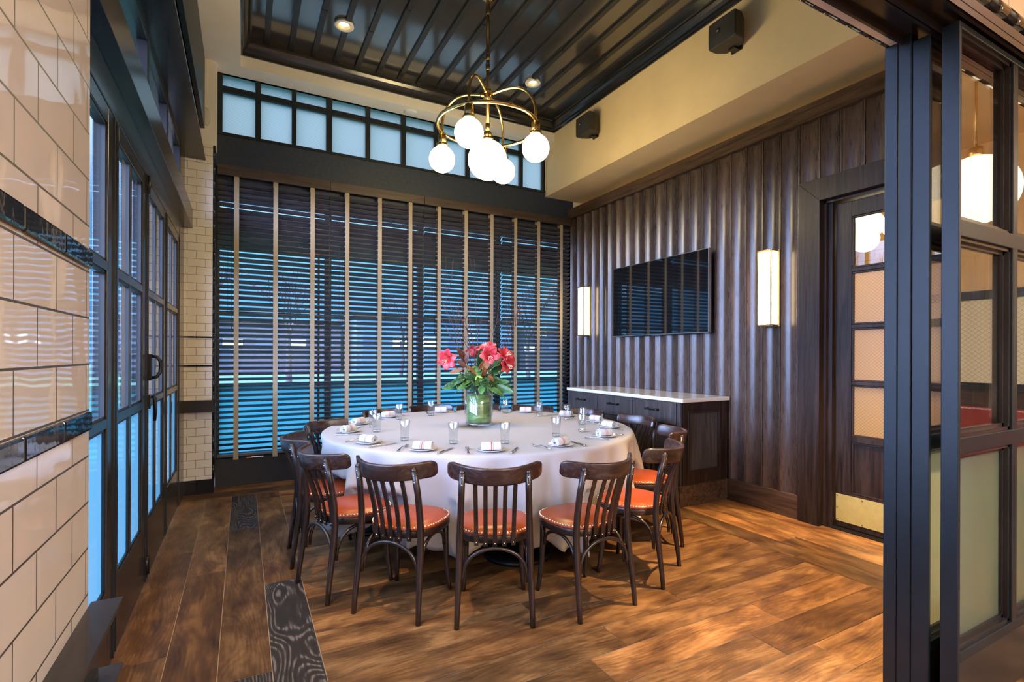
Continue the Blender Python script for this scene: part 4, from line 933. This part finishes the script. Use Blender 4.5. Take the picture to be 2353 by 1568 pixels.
for i, (a, r, tw, kind, ga, gr) in enumerate(SET):
    ar = math.radians(a); u = Vector((math.cos(ar), math.sin(ar))); left = Vector((u.y, -u.x)); rz = ar+PI/2; c = Vector(TC)+u*r; z = TZ+0.0015; who = WHO[i]
    place(plate0, c.x, c.y, z, rz, 'white side plate at the place of ' + who, 'plate', 'side plates on the tablecloth')
    n = place(nap0, c.x, c.y, z+0.0045, rz+math.radians(tw), SN[kind] + ', place of ' + who, 'napkin', 'rolled napkins on the side plates'); n.data = napmesh[kind]
    jf, jk = R.uniform(-9, 9), R.uniform(-12, 12)
    p = c + left*0.148 - u*(0.005+R.uniform(-0.01, 0.01)); place(fork0, p.x, p.y, z, rz+math.radians(jf), 'steel fork left of the plate at ' + who, 'fork', 'forks on the tablecloth')
    p = c - left*0.150 - u*(0.005+R.uniform(-0.01, 0.01)); place(knife0, p.x, p.y, z, rz+math.radians(jk-6), 'steel dinner knife right of the plate at ' + who, 'knife', 'dinner knives on the tablecloth')
    gu = Vector((math.cos(math.radians(ga)), math.sin(math.radians(ga)))); p = Vector(TC)+gu*gr
    place(glass0, p.x, p.y, z, R.uniform(0, 6), 'empty water tumbler at the place of ' + who, 'glass', 'water tumblers on the tablecloth')

# ---- vase and flower arrangement
VX, VY, VZ = 1.826, 4.030, TZ+0.001
t = empty('flower_vase', (VX, VY, VZ)); tag(t, 'tall clear glass cylinder vase lined with green leaves, middle of the table', 'vase')
m = MB(); m.lathe([(0.110, 0.02), (0.112, 0.335), (0.1155, 0.338), (0.119, 0.335), (0.119, 0.02)], 56); m.build('glass_wall', M_tumbler, t)
m = MB(); m.lathe([(0, 0), (0.114, 0), (0.119, 0.005), (0.119, 0.021), (0.110, 0.022), (0, 0.020)], 56); m.build('thick_base', M_solid, t)
ml, tl, bl = newmat('leaf_lining'); tcn = nd(tl, 'ShaderNodeTexCoord')
n1 = nd(tl, 'ShaderNodeTexNoise', {'Vector': nd(tl, 'ShaderNodeMapping', {'Vector': tcn.outputs['Object'], 'Rotation': (0.35, 0.2, 0), 'Scale': (6, 6, 26)}).outputs[0], 'Scale': 1.0, 'Detail': 4.0, 'Distortion': 1.0})
tl.links.new(ramp(tl, n1.outputs[0], [(0.30, (0.035, 0.09, 0.015)), (0.5, (0.10, 0.22, 0.035)), (0.62, (0.22, 0.34, 0.09)), (0.75, (0.40, 0.50, 0.22))]), bl.inputs['Base Color']); bl.inputs['Roughness'].default_value = 0.35; bl.inputs['Coat Weight'].default_value = 0.3
m = MB(); m.lathe([(0, 0.024), (0.105, 0.024), (0.1085, 0.04), (0.1085, 0.255), (0.10, 0.262), (0, 0.258)], 56); ll = m.build('leaf_lining', ml, t); ll['label'] = 'rolled green leaves lining the vase'
ST = plain('stem_green', (0.10, 0.17, 0.03), 0.5)
m = MB()
for k in range(11):
    a = k*2.4; r0 = 0.02+0.065*((k*0.37) % 1); m.tube([(r0*math.cos(a), r0*math.sin(a), 0.255), (0.8*r0*math.cos(a+0.3), 0.8*r0*math.sin(a+0.3), 0.345)], 0.006, 8)
m.build('stems', ST, t)
VR = Vector((0.8823, -0.4707, 0)); VF = Vector((0.4707, 0.8823, 0)); VO = Vector((VX, VY, 0))
def vp(r, f, z): return VO + VR*r + VF*f + Vector((0, 0, z))
def leafmat(name, a, b, rough=0.35):
    m, t_, bs = newmat(name); tcn = nd(t_, 'ShaderNodeTexCoord'); n = nd(t_, 'ShaderNodeTexNoise', {'Vector': tcn.outputs['Object'], 'Scale': 22.0, 'Detail': 3.0})
    t_.links.new(ramp(t_, n.outputs[0], [(0.3, a), (0.7, b)]), bs.inputs['Base Color']); bs.inputs['Roughness'].default_value = rough; return m
LM = {'green': leafmat('mid_green_leaf', (0.035, 0.105, 0.018), (0.10, 0.21, 0.045), 0.45), 'dark': leafmat('dark_magnolia_leaf', (0.012, 0.050, 0.014), (0.03, 0.10, 0.028), 0.22),
      'bronze': leafmat('bronze_magnolia_underside', (0.22, 0.075, 0.025), (0.36, 0.15, 0.05), 0.6), 'lime': leafmat('lime_leaf', (0.28, 0.38, 0.04), (0.45, 0.50, 0.08)), 'brown': leafmat('brown_magnolia_underside', (0.09, 0.030, 0.018), (0.16, 0.06, 0.03), 0.6)}
def leaf_mesh(name, mat, base, tip, width, normal, droop, parent, cup=0.25):
    base, tip, normal = Vector(base), Vector(tip), Vector(normal).normalized(); ax = tip-base; L = ax.length; ax.normalize(); sd = ax.cross(normal).normalized(); normal = sd.cross(ax)
    rows = []; n = 11
    for i in range(n+1):
        s = i/n; w_ = width*0.5*(math.sin(PI*s**0.85)**0.8)+0.0006; c = base+ax*(L*s) + normal*(droop*L*(s*(1-s))*1.6 - droop*L*s*s*0.3); row = []
        for j in range(-3, 4): q = j/3; row.append(c + sd*w_*q + normal*(cup*w_*abs(q)))
        rows.append(row)
    m = MB(); m.grid(rows); o = m.build(name, mat, parent, normals=False); sf = o.modifiers.new('thick', 'SOLIDIFY'); sf.thickness = 0.0012; return o
# leafy sprigs: base in the vase mouth, leaves listed as (kind, base r f z, tip r f z, width)
def sprig(name, label, cat, leaves, stem_to):
    t = empty(name, VO + Vector((0, 0, 1.08))); tag(t, label, cat, 'stems in the flower vase'); off = t.location
    b0 = vp(stem_to[0]*0.2, stem_to[1]*0.2, 1.03)-off; b2 = vp(*stem_to)-off; b1 = (b0+b2)/2 + Vector((0, 0, 0.05))
    m = MB(); m.tube([b0, b1, b2], [0.005, 0.0045, 0.003], 8); m.build('stem', ST, t)
    for kind, ba, ti, wd in leaves:
        B, T_ = vp(*ba)-off, vp(*ti)-off; d = (T_-B); nrm = (-VF*R.uniform(0.2, 1.0) + Vector((0, 0, R.uniform(0.2, 0.9))) + VR*R.uniform(-0.8, 0.8))
        leaf_mesh('leaf', LM[kind], B, T_, wd, nrm, R.uniform(-0.05, 0.25), t)
sprig('magnolia_sprig', 'magnolia sprig with a big dark green upright leaf, centre of the bouquet', 'magnolia', [('dark', (0.01, -0.05, 1.24), (0.02, -0.03, 1.44), 0.105), ('dark', (0.07, -0.06, 1.25), (0.20, -0.06, 1.36), 0.105), ('bronze', (0.02, -0.10, 1.26), (0.10, -0.12, 1.30), 0.06), ('bronze', (-0.0, -0.10, 1.25), (0.05, -0.13, 1.33), 0.055)], (0.02, -0.05, 1.24))
sprig('magnolia_sprig', 'magnolia sprig with a large brown leaf beside the left pink amaryllis', 'magnolia', [('brown', (-0.12, 0.0, 1.30), (-0.20, 0.0, 1.44), 0.105), ('brown', (-0.12, -0.02, 1.29), (-0.09, -0.02, 1.42), 0.06), ('bronze', (-0.14, -0.05, 1.25), (-0.26, -0.06, 1.22), 0.045), ('brown', (-0.11, -0.03, 1.27), (-0.20, -0.05, 1.33), 0.05)], (-0.12, -0.01, 1.29))
sprig('magnolia_sprig', 'magnolia sprig with bronze and dark leaves at the right of the bouquet', 'magnolia', [('dark', (0.10, -0.02, 1.22), (0.24, 0.0, 1.26), 0.09), ('bronze', (0.17, 0.03, 1.27), (0.30, 0.05, 1.34), 0.06), ('bronze', (0.08, -0.09, 1.20), (0.13, -0.12, 1.15), 0.05), ('dark', (0.12, 0.04, 1.25), (0.20, 0.06, 1.36), 0.07)], (0.12, 0.0, 1.24))
sprig('magnolia_sprig', 'magnolia sprig with two bronze leaves above the vase rim at front', 'magnolia', [('bronze', (-0.02, -0.10, 1.20), (-0.10, -0.13, 1.29), 0.05), ('bronze', (0.03, -0.11, 1.19), (0.05, -0.15, 1.28), 0.065), ('dark', (-0.02, -0.09, 1.19), (-0.13, -0.12, 1.20), 0.06)], (0.0, -0.09, 1.19))
fol = [('drooping low at the far left of the bouquet', -0.20, -0.04, 1.13, -1), ('fanning left under the left pink amaryllis', -0.15, -0.08, 1.17, -1), ('hanging over the vase rim at front left', -0.07, -0.11, 1.12, -0.5), ('spreading over the front of the vase rim', 0.03, -0.12, 1.14, 0.1),
       ('hanging over the vase rim at front right', 0.11, -0.10, 1.12, 0.6), ('fanning right under the right pink amaryllis', 0.19, -0.04, 1.15, 1), ('drooping at the far right of the bouquet', 0.22, 0.02, 1.11, 1), ('at the back of the bouquet by the blinds', 0.0, 0.12, 1.20, 0.2), ('standing among the amaryllis stems in the middle', -0.04, -0.05, 1.22, -0.2)]
for lb, r, f, z, sg in fol:
    lv = []
    for k in range(9):
        br = r*R.uniform(0.5, 1.0)+R.uniform(-0.03, 0.03); bf = f+R.uniform(-0.03, 0.03); bz = z+R.uniform(-0.03, 0.05); a = R.uniform(-1.2, 1.2)
        L = R.uniform(0.08, 0.155); tr = br+L*(sg*0.65+0.7*math.sin(a)); tz = bz+L*(-0.52+0.75*math.cos(a*1.3)*R.uniform(-0.3, 1.0)); lv.append((R.choice(['green', 'green', 'green', 'green', 'dark'] if k else ['green', 'lime']), (br, bf, bz), (tr, bf-R.uniform(0.0, 0.06), tz), R.uniform(0.045, 0.075)))
    sprig('leafy_stem', 'green leafy stem ' + lb, 'leafy stem', lv, (r*0.8, f, z))
# amaryllis blooms
mp_, tp_, bp_ = newmat('coral_pink_petal'); tcn = nd(tp_, 'ShaderNodeTexCoord'); n1 = nd(tp_, 'ShaderNodeTexNoise', {'Vector': tcn.outputs['Object'], 'Scale': 14.0, 'Detail': 4.0})
tp_.links.new(ramp(tp_, n1.outputs[0], [(0.32, (0.48, 0.014, 0.026)), (0.52, (0.66, 0.040, 0.050)), (0.70, (0.82, 0.17, 0.15))]), bp_.inputs['Base Color']); bp_.inputs['Roughness'].default_value = 0.45; bp_.inputs['Subsurface Weight'].default_value = 0.0
M_stamen = plain('cream_stamen', (0.85, 0.75, 0.45), 0.6)
def bloom(c, d, size, label, spin=0.0):
    size *= 1.14
    p = vp(*c); t = empty('amaryllis', p); tag(t, label, 'flower', 'stems in the flower vase'); d = (VR*d[0]+VF*d[1]+Vector((0, 0, d[2]))).normalized()
    q = d.to_track_quat('Z', 'Y').to_matrix(); m = MB(); e0 = vp(c[0]*0.25, c[1]*0.25, 1.06)-p; m.tube([e0, e0*0.5-d*0.05, -d*size*0.75], [0.008, 0.007, 0.006], 8); m.build('stem', ST, t)
    for k in range(6):
        a = spin+k*PI/3; inner = k % 2; rows = []; n = 9; Wd = size*(0.54 if inner else 0.66)
        for i in range(n+1):
            s = i/n; rad = size*(0.05+0.70*s**1.25+0.15*s**4); z = size*(-0.75+1.10*s-0.50*s**3) - (0.0 if inner else 0.03*size); hw = Wd*(math.sin(PI*min(1.0, 0.10+0.86*s)**1.15)**0.8)*0.62+0.001; row = []
            for j in range(-3, 4):
                u = j/3; x = rad - 0.10*size*abs(u)**2*0.3; y = hw*u; zz = z + 0.16*hw*u*u + 0.035*size*math.sin(6*s+3*u+k) + 0.03*size*math.sin(9*u+2*k)*s; v = Vector((x*math.cos(a)-y*math.sin(a), x*math.sin(a)+y*math.cos(a), zz)); row.append(q @ v)
            rows.append(row)
        m = MB(); m.grid(rows); o = m.build('petal', mp_, t, normals=False); sf = o.modifiers.new('thick', 'SOLIDIFY'); sf.thickness = 0.0015
    m = MB()
    for k in range(6):
        a = k*PI/3+0.4; e = Vector((0.16*size*math.cos(a), 0.16*size*math.sin(a)-0.1*size, 0.32*size)); m.tube([q @ Vector((0, 0, -0.5*size)), q @ (e*0.5+Vector((0, 0, -0.1*size))), q @ e], 0.0012, 6); m.sphere(q @ e, 0.0035, 8, 6)
    m.build('stamens', M_stamen, t)
bloom((-0.285, -0.06, 1.335), (-0.35, -1.0, -0.25), 0.098, 'pink amaryllis bloom at the left edge of the bouquet', 0.3)
bloom((0.100, -0.08, 1.365), (0.10, -1.0, -0.15), 0.095, 'pink amaryllis bloom facing forward in the middle right', 0.0)
bloom((0.055, 0.00, 1.455), (-0.25, -0.5, 0.8), 0.092, 'topmost pink amaryllis bloom, pointing up', 0.5)
bloom((0.245, -0.02, 1.385), (0.55, -0.6, 0.5), 0.090, 'pink amaryllis bloom upper right of the bouquet', 0.2)
bloom((0.260, -0.05, 1.290), (0.65, -0.7, -0.35), 0.085, 'pink amaryllis bloom lowest on the right of the bouquet', 0.8)
bloom((-0.06, 0.09, 1.415), (-0.2, 0.6, 0.6), 0.078, 'pink amaryllis bloom at the back, seen behind brown leaves', 0.1)
# twigs
M_twig = plain('red_brown_twig', (0.12, 0.035, 0.030), 0.55, 0, 0.3, 20)
def twig(tip, label, nb, seed, thick=0.0045):
    thick *= 0.8
    rr = random.Random(seed); t0 = vp(tip[0]*0.12, tip[1]*0.12, 1.06); m = MB(); org = t0.copy(); P = []; n = 9
    b = vp(*tip)
    for i in range(n+1):
        s = i/n; P.append(t0.lerp(b, s) + Vector((rr.uniform(-1, 1), rr.uniform(-1, 1), 0))*0.012*(0 < i < n) - org)
    m.tube(P, [thick*(1-0.75*i/n) for i in range(n+1)], 6)
    for k in range(nb):
        i = rr.randint(4, n-1); q = P[i]; dr = (P[i+1 if i < n else i]-P[i-1]).normalized(); sdv = (VR*rr.choice((-1, 1))*rr.uniform(0.5, 1)+VF*rr.uniform(-0.6, 0.6)); L = rr.uniform(0.12, 0.30)
        e1 = q+(dr*0.7+sdv*0.5)*L*0.5; e2 = q+(dr*0.9+sdv*0.45)*L + Vector((0, 0, 0.03)); m.tube([q, e1, e2], [thick*0.45, thick*0.35, thick*0.16], 5)
        if rr.random() < 0.7: e3 = e1+(dr*0.6-sdv*0.3)*L*0.45; m.tube([e1, e3], [thick*0.3, thick*0.14], 5)
    o = m.build('twig', M_twig, None, loc=org); tag(o, label, 'twig', 'bare red twigs in the bouquet')
twig((-0.36, -0.02, 1.98), 'bare red twig reaching furthest left', 7, 1); twig((-0.36, 0.04, 2.18), 'tall bare red twig leaning left', 7, 2, 0.005); twig((-0.17, 0.05, 1.86), 'thick short bare red twig left of the middle', 4, 3, 0.008)
twig((-0.05, 0.02, 2.22), 'tallest bare red twig, nearly upright', 6, 4); twig((-0.085, -0.02, 1.70), 'stout upright bare red twig above the brown leaf', 2, 5, 0.008); twig((0.20, 0.04, 1.95), 'bare red twig right of the middle', 6, 6)
twig((0.42, 0.0, 1.95), 'bare red twig reaching furthest right', 8, 7, 0.005); twig((0.40, 0.10, 1.80), 'lower bare red twig on the right side', 7, 8)

# ---- beyond the oak door and in the dining hall: opal globes; booth bench
def pendant(x, y, z, r, label, top=3.5, group='globe pendants in the corridor', mat=None):
    t = empty('globe_pendant', (x, y, top)); tag(t, label, 'pendant lamp', group); zc = z-top
    m = MB(); m.lathe([(0, 0), (0.06, 0), (0.05, -0.02), (0, -0.02)], 20); m.build('canopy', M_brass, t)
    m = MB(); m.tube([(0, 0, -0.01), (0, 0, zc+r)], 0.009, 10); m.lathe([(0.009, zc+r+0.08), (0.04, zc+r+0.07), (0.045, zc+r-0.01), (0, zc+r-0.012)], 16); m.build('rod', M_brass, t)
    m = MB(); m.sphere((0, 0, zc), r, 32, 20); m.build('globe', mat or M_globe2, t)
pendant(5.0, 2.51, 2.57, 0.125, 'opal globe pendant seen largest through the clear top light of the oak door')
pendant(5.35, 2.72, 2.52, 0.125, 'opal globe pendant half hidden behind the largest one through the oak door')
pendant(5.0, 2.27, 2.52, 0.125, 'opal globe pendant at the right of the oak door light, cut by the leaves')
pendant(5.14, 0.0, 2.70, 0.27, 'large opal globe pendant in the dining hall, mirrored in the sliding leaf', 3.8, 'large globe pendants in the dining hall', M_globe3)
pendant(5.9, -1.6, 2.70, 0.27, 'large opal globe pendant further back in the dining hall', 3.8, 'large globe pendants in the dining hall', M_globe3)
def booth():
    t = empty('booth_bench', (6.95, -0.9, 0)); tag(t, 'red leather booth bench with nailhead trim, mirrored in the sliding leaf', 'booth bench')
    boxes('plinth', M_trimwood, [(-0.25, 0.25, -1.6, 1.5, 0, 0.25)], t); boxes('seat', M_booth, [(-0.30, 0.25, -1.6, 1.5, 0.25, 0.45)], t, 0.03); boxes('backrest', M_booth, [(0.24, 0.36, -1.6, 1.5, 0.25, 0.82)], t, 0.03)
    m = MB(); m.sm = True
    for k in range(90): m.sphere((0.24, -1.56+0.034*k, 0.795), 0.009, 6, 4)
    m.build('nailheads', M_nail, t)
booth()
mw_, tw_, bw_ = newmat('lit_wired_window'); cw_ = mixc(tw_, wire_mask(tw_, 'X', 0.06), (1.0, 0.74, 0.40), (0.45, 0.30, 0.14)); bw_.inputs['Base Color'].default_value = (0.2, 0.15, 0.1, 1)
tw_.links.new(cw_, bw_.inputs['Emission Color']); bw_.inputs['Emission Strength'].default_value = 0.5
w7 = struct(boxes('window_7', M_black, [(7.33, 7.40, -3.0, 0.75, 1.0, 1.08), (7.33, 7.40, -3.0, 0.75, 2.02, 2.12)] + [(7.33, 7.40, y-0.03, y+0.03, 1.08, 2.02) for y in (-2.97, -1.75, -0.5, 0.72)]), 'lit wired glass window in the dining hall')
for y0, y1 in ((-2.94, -1.78), (-1.72, -0.53), (-0.47, 0.69)): sheet('pane', mw_, 'X', 7.37, y0, y1, 1.08, 2.02, w7)
struct(boxes('wall_hall_right', M_plaster, [(7.42, 7.5, -4.0, 0.79, 0, 3.8)])); struct(boxes('wall_hall_wainscot', M_trimwoodY, [(7.36, 7.42, -4.0, 0.79, 0, 1.0)]))

# ---- outdoors: bare trees, low buildings
M_bark = plain('bare_bark', (0.045, 0.040, 0.045), 0.9)
def tree(x, y, h, seed, label):
    rr = random.Random(seed); m = MB()
    def grow(p, d, L, r, depth):
        e = p+d*L; mid = p+d*L*0.5+Vector((rr.uniform(-1, 1), rr.uniform(-1, 1), 0))*L*0.06; m.tube([p, mid, e], [r, r*0.8, r*0.6], 6 if depth > 2 else 4, caps=False)
        if depth == 0: return
        for k in range(3 if depth > 1 else 4):
            a = rr.uniform(0, 2*PI); s = rr.uniform(0.35, 0.75); nd_ = (d+Vector((math.cos(a), math.sin(a), rr.uniform(-0.1, 0.4)))*s).normalized(); grow(mid.lerp(e, rr.uniform(0.3, 1.0)), nd_, L*rr.uniform(0.55, 0.75), r*0.5, depth-1)
    grow(Vector((0, 0, 0)), Vector((0, 0, 1)), h*0.38, h*0.022, 5)
    tag(m.build('bare_tree', M_bark, None, loc=(x, y, -0.2)), label, 'tree', 'bare trees outside')
tree(-1.6, 19, 6.5, 11, 'bare tree outside behind the leftmost blind'); tree(2.2, 30, 7.5, 12, 'bare tree outside behind the second blind'); tree(15, 26, 7.0, 13, 'bare tree outside behind the right blinds'); tree(-9, 9, 6.5, 14, 'bare tree outside beyond the glazed doors'); tree(9.5, 34, 6.5, 15, 'bare tree outside far behind the third blind')
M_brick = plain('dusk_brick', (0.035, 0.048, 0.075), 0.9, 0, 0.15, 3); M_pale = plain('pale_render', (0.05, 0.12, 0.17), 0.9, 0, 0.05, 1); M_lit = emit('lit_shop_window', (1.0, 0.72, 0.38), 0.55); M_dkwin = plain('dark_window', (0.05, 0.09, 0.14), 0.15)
def building(x0, x1, y, h, mat, nwin, label, lit):
    t = empty('building', ((x0+x1)/2, y, -0.15)); tag(t, label, 'building', 'low buildings across the road'); L = (x1-x0)/2
    boxes('walls', mat, [(-L, L, 0, 8, 0, h)], t); boxes('roof', M_speaker, [(-L-0.3, L+0.3, -0.3, 8.3, h, h+0.25)], t)
    for k in range(nwin):
        u = -L+(k+0.5)*2*L/nwin; wd = L/nwin*0.6; boxes('window', M_lit if k in lit else M_dkwin, [(u-wd, u+wd, -0.06, 0.02, h*0.48, h*0.66)], t)
building(-9, 7.5, 46, 4.1, M_brick, 7, 'long low brick building across the road with lit windows, behind the left blinds', (3, 5))
building(8.5, 24, 44, 4.6, M_pale, 6, 'pale low building across the road behind the middle blinds', (1, 2))
building(26, 44, 47, 4.0, M_brick, 6, 'low brick building across the road behind the right blinds', (0, 3))
